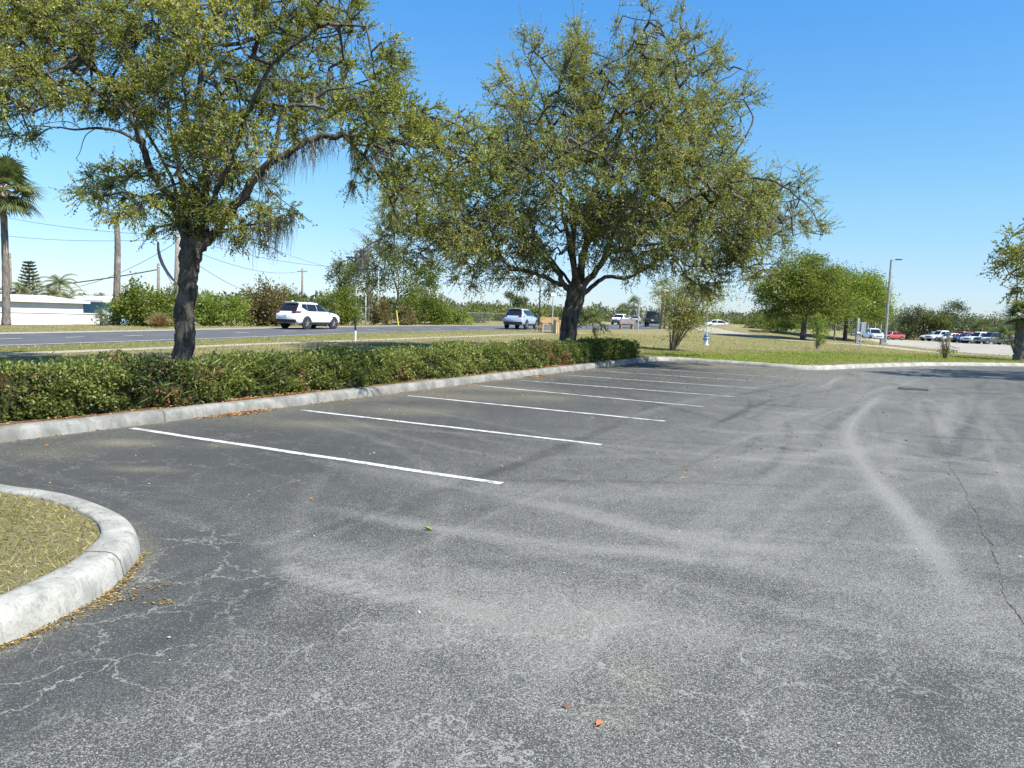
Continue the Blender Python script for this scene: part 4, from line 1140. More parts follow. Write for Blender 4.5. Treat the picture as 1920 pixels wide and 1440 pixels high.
    # windows
    def pane(nm, pts_fn, nu, nv, parent=root):
        Vp = [pts_fn(i / nu, j / nv) for j in range(nv + 1) for i in range(nu + 1)]
        Fp = [(j * (nu + 1) + i, j * (nu + 1) + i + 1, (j + 1) * (nu + 1) + i + 1, (j + 1) * (nu + 1) + i) for j in range(nv) for i in range(nu)]
        return link(nm, np.array(Vp), Fp, M['glass'], parent, smooth=True)
    lo, hi = .10, .86
    for sgn in (1, -1):
        for (p0, p1) in S['panes']:
            def fn(u, v, p0=p0, p1=p1, sgn=sgn):
                t = lo + (hi - lo) * v
                if kind in ('suv', 'hatch') and p0 < -1.5: t = lo + (hi - lo) * (v * (1 - .0 * u) + (1 - v) * (1 - u) * .45)
                a, c, z, ww = gh(t); x = p0 + (p1 - p0) * u
                x = min(max(x, a + .13 + .05 * v), c - .12)
                return (x, sgn * (side_y(x, t) + .008), z)
            pane('side_window', fn, 8, 5)
    for front in (True, False):
        def fn(u, v, front=front):
            t = .08 + (.90 - .08) * v; a, c, z, ww = gh(t); y = (u * 2 - 1) * ww * .84
            return (end_x(y, t, front) + (.010 if front else -.010), y, z)
        pane('windscreen' if front else 'rear_window', fn, 8, 5)
    wx = np.interp
    # wheels
    for x in S['wheels']:
        for sgn in (1, -1):
            y = float(np.interp(x, st[:, 0], st[:, 3])); rw = S['rw']
            a = MB().cyl((x, sgn * (y - .10), rw + .03), (x, sgn * (y + .006), rw + .03), rw * 1.17, 28); a.build('wheel_arch', M['plastic'], root)
            t = MB().lathe([(rw * .66, -.11), (rw * .93, -.11), (rw, -.075), (rw, .075), (rw * .93, .11), (rw * .66, .11)], n=26)
            wl = t.build('wheel', M['tyre'], root)
            wl.data.transform(Matrix.Translation((x, sgn * (y - .085), rw)) @ Matrix.Rotation(math.pi / 2, 4, 'X'))
            k = MB()
            k.lathe([(rw * .68, -.05), (rw * .68, .098), (rw * .60, .105), (rw * .60, .07), (.02, .06)], n=24)
            for i in range(5):
                an = i * 2 * math.pi / 5 + .3
                k.tube([(.0, .0, .085), (math.cos(an) * rw * .63, math.sin(an) * rw * .63, .10)], [.045, .032], 5)
            rm = k.build('rim', M['rim'], wl)
            rm.data.transform(Matrix.Translation((x, sgn * (y - .085), rw)) @ Matrix.Rotation(-sgn * math.pi / 2, 4, 'X'))
    # bumpers, lights, plate, mirrors, handles
    L2 = S['L'] / 2; e0, e1 = st[0], st[-1]
    zrb = e0[1]
    bm_ = M['dark_metal'] if kind != 'pickup' else M['rim']
    if S['clad']:
        for sgn in (1, -1): MB().box((0.05, sgn * .905, .37), (2.0, .09, .15), 0, .02).build('side_sill', bm_, root)
        MB().box((-2.24, 0, .50), (.17, 1.62, .22), 0, .04).build('bumper', bm_, root); MB().box((2.24, 0, .42), (.16, 1.42, .16), 0, .04).build('bumper', bm_, root)
    else:
        MB().box((-L2 + .05, 0, zrb + .02), (.16, e0[3] * 1.95, .18), 0, .04).build('bumper', bm_, root); MB().box((L2 - .06, 0, e1[1] - .03), (.16, e1[3] * 2.0, .14), 0, .04).build('bumper', bm_, root)
        for sgn in (1, -1): MB().box((0.05, sgn * .86, st[4][1] - .0), (2.2, .1, .08), 0, .02).build('side_sill', bm_, root)
    for sgn in (1, -1):
        g = MB()
        if kind in ('suv',):
            g.tube([(-2.235, sgn * .50, 1.06), (-2.20, sgn * .76, 1.05), (-2.10, sgn * .885, 1.08), (-1.80, sgn * .925, 1.10)], [.04, .07, .06, .02], 6)
        else:
            g.box((-L2 + .05, sgn * (e0[3] + .06), e0[2] + .05), (.12, .16, .26), 0, .03)
        g.build('tail_light', M['lamp_red'], root)
        h = MB().box((L2 - .16, sgn * (e1[3] - .02), e1[2] + .10), (.22, .26, .13), sgn * -.35, .04); h.build('headlight', M['lamp_clear'], root)
        mr = MB().box((xf0 - .32, sgn * (wb + .13), z0 + .10), (.12, .20, .15), 0, .04); mr.box((xf0 - .32, sgn * (wb + .03), z0 + .05), (.06, .1, .04)); mr.build('wing_mirror', M['dark_metal'] if S['clad'] else P, root)
        if trim:
            for (p0, p1) in S['panes'][-2:]:
                MB().box((p0 + .14, sgn * (float(np.interp(p0, st[:, 0], st[:, 3])) + .008), z0 - .16), (.16, .025, .03), 0, .008).build('door_handle', P, root)
    MB().box((-L2 - .005, 0, .78 if kind != 'pickup' else .72), (.02, .32, .16), 0, .004).build('number_plate', M['plate'], root)
    gr = MB().box((L2 - .03, 0, e1[2] - .02), (.10, e1[3] * 1.25, .17), 0, .02); gr.build('grille', M['dark_metal'], root)
    if kind == 'suv':
        MB().box((-1.62, 0, 1.745), (.20, .05, .05), 0, .02).build('antenna', P, root)
        MB().box((-1.70, 0, 1.675), (.22, 1.06, .03), 0, .012).build('spoiler', P, root)
    if kind == 'pickup':
        q = MB(); zt_ = 1.13
        for sgn in (1, -1): q.box((-1.92, sgn * .88, zt_ + .05), (1.86, .12, .12), 0, .02)
        q.box((-2.80, 0, zt_ + .04), (.12, 1.64, .10), 0, .02)
        q.build('bed_rail', P, root)
        MB().box((-1.92, 0, zt_ + .022), (1.78, 1.66, .012)).build('bed_liner', M['plastic'], root)
    return root

def hdg(deg):      # heading measured clockwise from straight ahead -> rotation about z
    return math.pi / 2 - R(deg)
def gp(px, Y):     # ground point below pixel column px at depth Y
    x, y = at(px, 620, Y)[:2]
    return (float(x), float(y), t1(x, y) + .015)

car('sports_utility_car', 'white crossover car driving along the near carriageway, black lower trim', gp(580, 50), hdg(25), 'white', 'suv')
car('sports_utility_car', 'silver blue crossover car on the road just left of the forked oak trunk', gp(977, 65.5), hdg(19), 'silverblue', 'suv')
car('large_van', 'black boxy wagon seen from behind, far down the road', gp(1226, 95), hdg(15), 'black', 'van')
car('sedan', 'white sedan on the far road behind the bench with a board back', gp(1164, 106), hdg(24), 'white', 'sedan')
car('sedan', 'small pale car farthest away on the main road', gp(1192, 150), hdg(14), 'silver', 'sedan')
for (px, Y, h, c, k, lb) in ((1637, 120, 186, 'white', 'pickup', 'white pickup truck facing the camera beside the tall lamp post'), (1614, 126, 190, 'grey', 'pickup', 'dark pickup truck half hidden behind the white truck facing the camera'),
      (1672, 132, 250, 'orange', 'sedan', 'bright orange car low behind the tall lamp post')):
    car('parked_car' if k == 'sedan' else 'pickup_truck', lb, gp(px, Y), hdg(h), c, k, None, False)
row = [(1751, 137, 262, 'white', 'suv', 'white crossover parked first at the left end of the row of cars'), (1768, 133, 258, 'white', 'pickup', 'white pickup parked second in the row on the sandy lot'),
       (1783, 130, 258, 'silver', 'hatch', 'silver hatchback between the white pickup and the red car'), (1796, 130, 255, 'red', 'hatch', 'red hatchback parked in the middle of the row'),
       (1812, 127, 255, 'navy', 'suv', 'dark navy crossover parked right after the red hatchback'), (1829, 124, 255, 'white', 'suv', 'white crossover parked between dark vehicles in the row'),
       (1841, 121, 255, 'white', 'pickup', 'white pickup parked beside the dark grey pickup'), (1865, 117, 262, 'grey', 'pickup', 'dark grey pickup nearest in the row, side on to the camera'),
       (1806, 143, 250, 'red', 'van', 'tall red van standing behind the row of parked cars'), (1890, 126, 255, 'silver', 'sedan', 'silver sedan at the right end of the row behind the palm')]
for px, Y, h, c, k, lb in row:
    car('pickup_truck' if k == 'pickup' else 'parked_car', lb, gp(px, Y), hdg(h), c, k, 'vehicles parked on the sandy lot', False)
for px, Y, h, c, lb in ((1348, 118, 100, 'white', 'white car showing above the grassy bank behind the multi stemmed tree'), (1368, 121, 100, 'silver', 'silver car showing above the grassy bank, right of the white one')):
    p = gp(px, Y); car('parked_car', lb, p, hdg(h), c, 'sedan', None, False)

# ------------------------------------------------------------------ palms
def fan_palm(root, top, nfr, rng, Lp, Lf, droop=.5, seg=26):
    P = []; F = []; tn = []; pet = MB()
    top = np.array(top, float)
    for i in range(nfr):
        az = i * 2.39996 + rng.uniform(-.2, .2); el = 1.35 - 2.05 * (i / nfr) ** .85 + rng.normal(0, .1)
        d = np.array([math.cos(az) * math.cos(el), math.sin(az) * math.cos(el), math.sin(el)])
        lp = Lp * rng.uniform(.8, 1.15); e = top + d * lp; e[2] -= .12 * lp
        pet.tube([top, (top + e) / 2 + np.array([0, 0, .05 * lp]), e], [.025, .02, .012], 4)
        side = unit(np.cross(d, [0, 0, 1.])); up = np.cross(side, d); tone = rng.uniform(.3, .75) - (.2 if el < -.3 else 0)
        for k in range(seg):
            a = (k / (seg - 1) - .5) * 3.9
            sd = unit(d * math.cos(a) + side * math.sin(a) + up * .18 * math.cos(2 * a))
            L = Lf * (.62 + .38 * math.cos(a * .62)) * rng.uniform(.88, 1.08)
            w = unit(np.cross(sd, up)) * .038 * Lf
            p0 = e; p1 = e + sd * L * .55; p1[2] -= .06 * droop * L; p2 = e + sd * L; p2[2] -= droop * L * rng.uniform(.35, .65)
            b = len(P); P += [p0 - w * .3, p0 + w * .3, p1 - w, p1 + w, p2 - w * .15, p2 + w * .15]
            F += [(b, b + 1, b + 3, b + 2), (b + 2, b + 3, b + 5, b + 4)]; tn += [tone + rng.normal(0, .12)] * 2
    link('fronds', np.array(P), np.array(F), M['palm_leaf'], root, attrs={'tone': ('FACE', np.clip(tn, 0, 1))})
    pet.build('leaf_stalks', M['stem_bark'], root)

def feather_palm(root, top, nfr, rng, L, seg=26):
    P = []; F = []; tn = []; rib = MB(); top = np.array(top, float)
    for i in range(nfr):
        az = i * 2.39996; el = 1.3 - 1.5 * (i / nfr); Lk = L * rng.uniform(.8, 1.1)
        pts = []; p = top.copy(); e = el
        for k in range(9):
            pts.append(p.copy()); d = np.array([math.cos(az) * math.cos(e), math.sin(az) * math.cos(e), math.sin(e)]); p = p + d * Lk / 8; e -= .24
        rib.tube(pts, [.03 * (1 - k / 9) + .006 for k in range(9)], 4)
        tone = rng.uniform(.35, .8); pl = catmull(pts, 4)
        for k in range(3, len(pl)):
            t = unit(pl[k] - pl[k - 1]); s = unit(np.cross(t, [0, 0, 1.])); f = math.sin(math.pi * min(1, .12 + .88 * k / len(pl)))
            for sg in (1, -1):
                l = L * .24 * (.3 + .7 * f); e2 = pl[k] + (s * sg * .8 + t * .45 + np.array([0, 0, -.35])) * l; w = t * .035 * L * .35
                b = len(P); P += [pl[k] - w, pl[k] + w, e2]; F.append((b, b + 1, b + 2)); tn.append(tone + rng.normal(0, .1))
    link('fronds', np.array(P), np.array(F), M['palm_leaf'], root, attrs={'tone': ('FACE', np.clip(tn, 0, 1))})
    rib.build('leaf_stalks', M['stem_bark'], root)

def ring_trunk(root, pts, r0, r1, name='trunk', m='palm_bark', rings=.16):
    pl = catmull(pts, 10); L = 0; b = MB(); rr = []
    for i, p in enumerate(pl):
        t = i / (len(pl) - 1); rr.append((r0 + (r1 - r0) * t) * (1 + .04 * math.sin(i * 2.7)) * (1.12 if i < 2 else 1))
    b.tube(pl, rr, 12); return b.build(name, M[m], root, True)

rp = np.random.default_rng(4)
p = gp(12, 41); q = thing('palm_tree', 'tall fan palm with a straight bare trunk at the far roadside', 'palm', p)
ring_trunk(q, [(0, 0, -.1), (.05, 0, 3), (0, 0, 6.8)], .205, .155)
MB().lathe([(.16, 6.2), (.28, 6.5), (.32, 6.9), (.2, 7.3)], n=12).build('leaf_base', M['stem_bark'], q, True)
fan_palm(q, (0, 0, 7.25), 44, rp, 1.05, 1.12, .6, 30)
p = gp(219, 48); q = thing('palm_stump', 'headless bare palm trunk standing by the far roadside', 'dead palm', p)
ring_trunk(q, [(-.05, 0, -.1), (.05, 0, 2.5), (.12, 0, 5), (.06, 0, 6.55)], .22, .15)
MB().lathe([(.20, 6.2), (.235, 6.35), (.24, 6.6), (.15, 6.64)], n=12).build('cut_top', M['stem_bark'], q, True)
# cabbage palm by the sandy lot
p = gp(1918, 41); q = thing('palm_tree', 'short fan palm with a rough trunk beside the path at the sandy lot', 'palm', p)
ring_trunk(q, [(0, 0, -.1), (.03, 0, 1), (0, 0, 2.3)], .34, .30)
bt = MB()
for i in range(60):
    az = i * 2.4; z = .15 + i * .036; bt.box((math.cos(az) * .31, math.sin(az) * .31, z), (.10, .10, .22), az)
bt.build('trunk_boots', M['palm_bark'], q)
fan_palm(q, (0, 0, 2.5), 26, rp, .6, .75, .5, 24)
p = gp(1894, 46); q = thing('young_palm', 'young leaning fan palm with a thin trunk left of the rough trunked one', 'palm', p)
ring_trunk(q, [(.62, 0, -.05), (.3, 0, .5), (0, 0, 1.25)], .09, .08); fan_palm(q, (0, 0, 1.3), 16, rp, .45, .7, .35, 20)
# far palms
for px, Y, h, Lf, lb in ((1186, 150, 3.7, 1.3, 'round headed far palm just right of the forked oak trunk'), (1166, 190, 3.6, 1.4, 'far palm above the sandy bank at the road end')):
    p = gp(px, Y); q = thing('palm_tree', lb, 'palm', p, 0, 'far palms along the road'); ring_trunk(q, [(0, 0, -.2), (.05, 0, h / 2), (0, 0, h)], .24, .2); fan_palm(q, (0, 0, h), 26, rp, 1.0, Lf, .5, 14)
p = gp(1239, 82); q = thing('palm_tree', 'pair of dark palm trunks right of the black wagon, heads lost in oak leaves', 'palm', p)
ring_trunk(q, [(0, 0, -.1), (.1, 0, 2), (.0, 0, 4.3)], .22, .18); ring_trunk(q, [(.55, .3, -.1), (.6, .3, 2), (.65, .3, 4.0)], .22, .18, 'second_trunk'); fan_palm(q, (.0, 0, 4.3), 18, rp, .9, 1.0, .5, 14)
# feather palms and a tiered pine behind the white wall
for px, Y, h, L, n, lb in ((42, 66, 3.6, 2.2, 16, 'bushy feather palm left of the tiered pine'), (112, 63, 4.2, 2.1, 16, 'tall feather palm behind the white roof'), (98, 62, 3.3, 1.9, 14, 'lower feather palm leaning against the taller one'), (128, 61, 3.0, 1.8, 12, 'drooping feather palm over the blue house')):
    p = gp(px, Y); q = thing('feather_palm', lb, 'palm', p, 0, 'feather palms behind the white wall'); ring_trunk(q, [(0, 0, -.1), (.1, 0, h / 2), (0, 0, h)], .13, .10); feather_palm(q, (0, 0, h), n, rp, L)
p = gp(57, 70); q = thing('tiered_pine', 'narrow tiered pine tree among the feather palms', 'pine', p)
MB().tube([(0, 0, -.2), (0, 0, 3), (0, 0, 6.4)], [.16, .11, .02], 8).build('trunk', M['stem_bark'], q)
P = []; D = []
for k in range(15):
    z = 2.0 + k * .30; L = 1.35 * (1 - k / 16) + .12
    for j in range(9):
        az = j * 2 * math.pi / 9 + k * .4
        for s in np.linspace(.1, 1, 16):
            P.append((p[0] + math.cos(az) * L * s, p[1] + math.sin(az) * L * s, p[2] + z + .28 * L * s * s)); D.append((math.cos(az) * .7 + rp.normal(0, .3), math.sin(az) * .7 + rp.normal(0, .3), .5))
leaves('needles', P, D, .30, .10, M['far_leaf'], q, p)
p = gp(190, 44.5); q = thing('yucca', 'small spiky palm shrub in front of the white wall', 'shrub', p)
ring_trunk(q, [(0, 0, -.05), (.02, 0, .25), (0, 0, .42)], .10, .08); fan_palm(q, (0, 0, .45), 14, rp, .25, .45, .3, 14)

# ------------------------------------------------------------------ shrubs and trees in the background
def cloud(lobes, n, rng, sub=14, spread=.26):
    wt = np.array([(r[0] * r[1] * r[2]) ** (2 / 3) for c, r in lobes]); wt /= wt.sum(); P = []; tn = []; D = []
    for (c, r), w in zip(lobes, wt):
        k = max(4, int(sub)); m = max(2, int(n * w / k)); c = np.array(c); r = np.array(r)
        for _ in range(k):
            d = unit(rng.normal(size=3)); d[2] = abs(d[2]) if rng.random() < .6 else d[2]
            cc = c + d * r * rng.uniform(.5, 1.12); t0 = rng.normal(.5, .15)
            q = cc + rng.normal(size=(m, 3)) * r * spread
            P.append(q); tn.append(t0 + rng.normal(0, .13, m)); D.append(unit(q - c) + rng.normal(size=(m, 3)) * .6)
    return np.concatenate(P), np.concatenate(D), np.concatenate(tn)

def bush(name, label, cat, loc, lobes, n, size, m, rng, stems=3, group=None, sub=14, trunk=None):
    q = thing(name, label, cat, loc, 0, group)
    P, D, tn = cloud(lobes, n, rng, sub)
    k = P[:, 2] > .03; P, D, tn = P[k], D[k], tn[k]
    s = rng.uniform(.7, 1.3, len(P))
    leaves('crown' if trunk else 'foliage', P + np.array(loc), D, size * s, size * .52 * s, M[m], q, loc, tn, rng, up=.5)
    st = MB()
    if trunk:
        h, r = trunk; st.tube([(0, 0, -.2), (.03, 0, h * .5), (0, 0, h)], [r, r * .85, r * .75], 8)
        for c, rr in lobes: st.tube([(0, 0, h * .9), tuple(np.array(c) * .5 + np.array([0, 0, h * .5])), tuple(c)], [r * .5, r * .3, r * .08], 5)
        st.build('trunk', M['bark'], q)
    else:
        for i in range(stems):
            c, rr = lobes[i % len(lobes)]
            st.tube([(c[0] * .3 + rng.normal(0, .05), c[1] * .3, -.05), (c[0] * .7, c[1] * .7, c[2] * .6), tuple(c)], [.05, .035, .012], 5)
        st.build('stems', M['stem_bark'], q)
    return q
rb = np.random.default_rng(77)
def lob(w, h, d, k, rng=rb, base=.0):
    out = []
    for i in range(k):
        x = (i + .5) / k * 2 - 1; x += rng.normal(0, .12); r = w / k * rng.uniform(.85, 1.25); hh = h * rng.uniform(.75, 1.08) * (1 - .25 * abs(x) ** 2)
        out.append(((x * w * .85, rng.normal(0, d * .3), base + (hh - base) * .52), (max(r, .45), d, (hh - base) * .5)))
        out.append(((x * w * .95 + rng.normal(0, .2), -d * .5, hh * .24), (max(r, .45) * 1.15, d * .8, hh * .30)))
    return out
for px, Y, w, h, d, k, m, n, lb in (
    (282, 47, 1.9, 2.7, 1.2, 3, 'bush_leaf', 5200, 'dense bright green bush between the bare palm trunk and the hedge oak trunk'),
    (405, 52, 2.0, 2.1, 1.2, 3, 'lime_leaf', 4200, 'yellow green bush just right of the hedge oak trunk'),
    (488, 55, 1.9, 2.9, 1.3, 3, 'brown_leaf', 5200, 'brownish half bare bush behind the white car'),
    (560, 57, 2.6, 2.8, 1.4, 4, 'olive_leaf', 6500, 'olive green bush directly behind the white car roof'),
    (630, 60, 2.2, 2.7, 1.4, 3, 'bush_leaf', 5200, 'dark green bush at the nose of the white car'),
    (733, 66, 1.6, 2.0, 1.0, 3, 'brown_leaf', 2600, 'grey leafless looking shrub behind the yellow post'),
    (792, 70, 2.4, 2.9, 1.4, 4, 'bush_leaf', 5600, 'green bush between the grey shrub and the wire fence'),
    (845, 74, 1.7, 1.6, 1.0, 3, 'lime_leaf', 3000, 'low lime green bush at the left end of the wire fence')):
    while True:
        p = gp(px, Y)
        if seg_dist([p[0]], [p[1]], [tuple(v) for v in GUT_F])[0][0] > d * 1.5 + .5 and not inside([p[0]], [p[1]], ROADP)[0]: break
        Y += 1
    bush('roadside_bush', lb, 'bush', p, lob(w * 1.12, h * 1.08, d, k), int(n * 1.7), .18, m, rb, 4, 'bushes beyond the road')
p = gp(299, 44.5); q = thing('ornamental_grass', 'round tan tuft of dry ornamental grass at the foot of the green bush', 'grass tuft', p)
n = 900; az = rb.uniform(0, 6.28, n); el = rb.uniform(.35, 1.5, n); D = np.stack([np.cos(az) * np.cos(el), np.sin(az) * np.cos(el), np.sin(el)], 1)
leaves('blades', np.array(p) + D * .1, D, rb.uniform(.5, .95, n), .03, M['straw'], q, p, None, rb, fold=.1)
# trees behind the second oak's left skirts
for px, Y, hh, w, m, lb in ((690, 78, 7.2, 2.6, 'olive_leaf', 'slender olive tree beyond the road left of the wire fence'), (745, 82, 8.0, 2.8, 'olive_leaf', 'taller olive tree beyond the road behind the oak twigs'), (800, 86, 6.4, 2.4, 'bush_leaf', 'green tree beyond the road sloping down to the wire fence'), (640, 84, 6.8, 2.0, 'far_leaf', 'dark round tree on the skyline above the white car nose'), (968, 112, 3.6, 1.5, 'far_leaf', 'small dark pointed tree behind the silver blue car')):
    p = gp(px, Y); L = [((rb.normal(0, w * .4), rb.normal(0, w * .4), hh * f), (w * .55, w * .55, hh * .16)) for f in (.45, .6, .72, .85)]
    bush('roadside_tree', lb, 'tree', p, L, 3600, .22, m, rb, 0, 'trees beyond the road', 16, (hh * .4, .14))
# light green trees on the right lawn
for px, Y, L, n, tr, m, lb in ((1506, 66, [((-2.4, 0, 4.1), (1.9, 1.8, 1.2)), ((-.3, .4, 5.6), (2.0, 2.0, 1.5)), ((1.6, -.4, 4.6), (1.8, 1.8, 1.4)), ((-1.1, -.8, 3.4), (1.7, 1.6, .9)), ((.9, 1, 3.5), (1.6, 1.6, .9)), ((-3.0, .3, 3.0), (1.2, 1.2, .8)), ((-1.9, -.8, 2.6), (1.2, 1, .6)), ((1.6, -.6, 3.0), (1.5, 1.2, .9)), ((-.6, -1, 4.4), (1.8, 1.5, 1.1)), ((-1.6, 0, 5.2), (1.4, 1.4, .9)), ((2.6, .3, 3.4), (1.5, 1.2, 1.2)), ((2.2, 0, 5.4), (1.3, 1.2, .7)), ((-3.4, 0, 3.9), (.9, 1, .6)), ((-2.6, -.5, 2.0), (.9, .8, .6)), ((.4, 0, 6.6), (1.1, 1, .6)), ((1.2, -.9, 2.2), (1.3, .9, .8)), ((-1.2, -.9, 2.2), (1.2, .9, .7)), ((2.6, -.5, 2.2), (1.1, .9, .8))], 44000, (2.6, .28), 'spring_leaf', 'broad feathery green tree with the thickest dark trunk on the right lawn'),
      (1585, 72, [((-1.2, 0, 4.6), (2.0, 1.9, 1.5)), ((1.0, .3, 4.9), (2.0, 1.9, 1.4)), ((2.4, 0, 3.7), (1.6, 1.6, 1.2)), ((0, -.7, 3.2), (2.0, 1.6, 1.0)), ((2.9, .2, 4.2), (1.1, .9, .9)), ((1.6, -.8, 2.7), (1.6, 1.2, .8)), ((-.6, -.9, 4.2), (1.8, 1.4, 1.2)), ((3.2, 0, 2.8), (1.0, 1, .7)), ((-2.4, 0, 3.6), (1.4, 1.2, 1.2)), ((2.4, 0, 2.0), (1.2, 1, .6)), ((1.9, 0, 5.3), (1.0, 1, .6)), ((-1.8, -.4, 2.0), (1.3, 1, .9)), ((.3, -.9, 1.9), (1.3, 1, .8))], 38000, (2.4, .22), 'lime_leaf', 'bright yellow green tree touching the broad one, nearer the tall lamp post')):
    p = gp(px, Y); bush('feathery_tree', lb, 'tree', p, L, n, .17, m, rb, 0, 'green trees on the right lawn', 34, tr)
p = gp(1534, 46.5); bush('garden_shrub', 'upright yellow green shrub in front of the broad feathery tree', 'shrub', p, [((0, 0, 1.35), (.42, .42, .5)), ((.15, 0, .9), (.4, .4, .35)), ((-.1, 0, 1.75), (.25, .25, .25)), ((.2, .1, .35), (.22, .22, .25))], 2600, .085, 'lime_leaf', rb, 5)
for px, Y, w, h, k, m, lb in ((1450, 74, 1.5, 1.9, 2, 'bush_leaf', 'dark green bush on the slope left of the broad feathery tree'), (1478, 78, 1.7, 2.3, 2, 'bush_leaf', 'dark green bush close behind the broad feathery tree'), (1425, 84, 1.6, 1.6, 2, 'olive_leaf', 'olive bush at the top of the grassy bank'), (1395, 96, 1.5, 1.6, 2, 'olive_leaf', 'far olive bush behind the multi stemmed tree'), (1606, 132, 2.6, 3.2, 3, 'olive_leaf', 'olive bush under the right edge of the yellow green tree'), (1662, 138, 2.4, 3.2, 3, 'far_leaf', 'dull bush behind the foot of the tall lamp post')):
    p = gp(px, Y); bush('bank_bush', lb, 'bush', p, lob(w, h, 1.1, k), 2800, .16, m, rb, 3, 'bushes on the right bank')

# multi-stemmed tree (crape myrtle) near the lot corner
rc = np.random.default_rng(9)
p = gp(1262, 36.5); q = thing('multi_stem_tree', 'small tree with many slim stems fanning up near the end of the hedge', 'tree', p)
st = MB(); tipsP = []
for i in range(9):
    az = i * 2.4; sp = rc.uniform(.25, 1.0); h = rc.uniform(2.6, 3.9)
    a = np.array([math.cos(az) * .08, math.sin(az) * .05, 0]); e = np.array([math.cos(az) * sp * 1.5 + .55, math.sin(az) * sp * .9, h * (.8 + .2 * rc.random())]); m_ = a * .5 + e * .5 + np.array([-.12 * math.cos(az), 0, -.1])
    pl = catmull([a, m_, e], 6); st.tube(pl, [.045 - .035 * k / (len(pl) - 1) for k in range(len(pl))], 6)
    for k in range(5, len(pl)):
        for _ in range(4):
            d = unit(np.array([rc.normal(.1, .8), rc.normal(0, .8), rc.uniform(-.4, .7)])); L = rc.uniform(.4, 1.1); st.tube([pl[k], pl[k] + d * L], [.010, .004], 4); tipsP += [pl[k] + d * L * f for f in (.35, .6, .8, 1.0)]
for _ in range(130): tipsP.append(np.array([rc.normal(1.5, .6), rc.normal(-.2, .4), rc.normal(2.2, .55)]))
st.build('stems', M['stem_bark'], q, True)
tp = np.array(tipsP); k = np.repeat(np.arange(len(tp)), 7); P = tp[k] + rc.normal(size=(len(k), 3)) * .14
leaves('crown', P + np.array(p), rc.normal(size=(len(k), 3)), rc.uniform(.06, .10, len(k)), .05, M['oak_leaf_b'], q, p, np.clip((rc.normal(.6, .15, len(tp)))[k] + rc.normal(0, .12, len(k)), 0, 1), rc, up=.4)
p = gp(1776, 39.5); q = thing('bare_shrub', 'pruned twiggy shrub with few leaves in front of the sandy lot', 'shrub', p)
st = MB(); tipsP = []
for i in range(10):
    az = i * 2.4; sp = rc.uniform(.05, .42); h = rc.uniform(.8, 1.45); e = np.array([math.cos(az) * sp, math.sin(az) * sp, h]); st.tube([(math.cos(az) * .06, math.sin(az) * .06, -.03), e * .5 + np.array([.02, 0, 0]), e], [.035, .028, .014], 6)
    tipsP += [e, e * .8, e * .5]
for _ in range(16):
    az = rc.uniform(0, 6.28); e = np.array([math.cos(az) * rc.uniform(.2, .55), math.sin(az) * .3, rc.uniform(.25, .6)]); st.tube([(0, 0, .15), e], [.012, .004], 4); tipsP += [e, e * .85]
st.build('stems', M['stem_bark'], q, True); tp = np.array(tipsP); k = np.repeat(np.arange(len(tp)), 9)
leaves('foliage', tp[k] + rc.normal(size=(len(k), 3)) * .07 + np.array(p), rc.normal(size=(len(k), 3)), .08, .04, M['olive_leaf'], q, p)

# scrub behind the parked cars, one mass, with a few trees that stand out of it
def far_mass(name, pts, m, rng, per, size, hs, kind='stuff'):
    P = []; D = []; tn = []
    for (x, y) in pts:
        h = hs(x, y) * rng.uniform(.7, 1.15); r = h * rng.uniform(.45, .7); c = np.array([x, y, t1(x, y) + h * .52])
        qd = unit(rng.normal(size=(per, 3))) * rng.uniform(.55, 1.05, (per, 1)); P.append(c + qd * np.array([r, r, h * .5])); D.append(qd + rng.normal(size=(per, 3)) * .6); tn.append(np.full(per, rng.normal(.5, .18)) + rng.normal(0, .12, per))
    P = np.concatenate(P); return struct(leaves(name, P, np.concatenate(D), size * rng.uniform(.7, 1.3, len(P)), size * .55, M[m], None, (0, 0, 0), np.concatenate(tn), rng, up=.4), kind)
rf = np.random.default_rng(19)
pts = [tuple(at(rf.uniform(1640, 1990), 600, rf.uniform(146, 190))[:2]) for _ in range(130)]
far_mass('scrub_woods', pts, 'far_leaf', rf, 260, .42, lambda x, y: 5.2)
pts = [tuple(at(rf.uniform(840, 1440), 600, rf.uniform(230, 330))[:2]) for _ in range(150)] + [tuple(at(rf.uniform(380, 870), 600, rf.uniform(110, 170))[:2]) for _ in range(70)] + [tuple(at(rf.uniform(-200, 380), 600, rf.uniform(220, 330))[:2]) for _ in range(60)] + [tuple(at(rf.uniform(1400, 2100), 600, rf.uniform(260, 420))[:2]) for _ in range(120)]
far_mass('distant_woods', pts, 'far_leaf', rf, 170, .85, lambda x, y: 3.2 if y < 180 else (5.5 if x > -60 else 3.6))
pts = [tuple(at(rf.uniform(880, 1130), 600, rf.uniform(84, 120))[:2]) for _ in range(70)]
far_mass('field_scrub', pts, 'olive_leaf', rf, 170, .3, lambda x, y: 1.9)
for px, Y, h, w, m, lb in ((1700, 150, 6.6, 3.4, 'far_leaf', 'rounded dull green tree behind the row of cars near the tall lamp post'), (1762, 148, 5.0, 2.6, 'olive_leaf', 'yellowish tree above the white cars in the row'), (1783, 170, 8.2, 3.2, 'far_leaf', 'tallest dark tree on the skyline behind the row of cars'), (1728, 152, 5.6, 2.6, 'far_leaf', 'low wide tree right of the rounded dull green one')):
    p = gp(px, Y); L = [((rf.normal(0, w * .35), rf.normal(0, w * .35), h * f), (w * .6, w * .6, h * .2)) for f in (.4, .55, .7, .8)]
    bush('scrub_tree', lb, 'tree', p, L, 2600, .34, m, rf, 0, 'trees behind the row of cars', 16, (h * .35, .15))
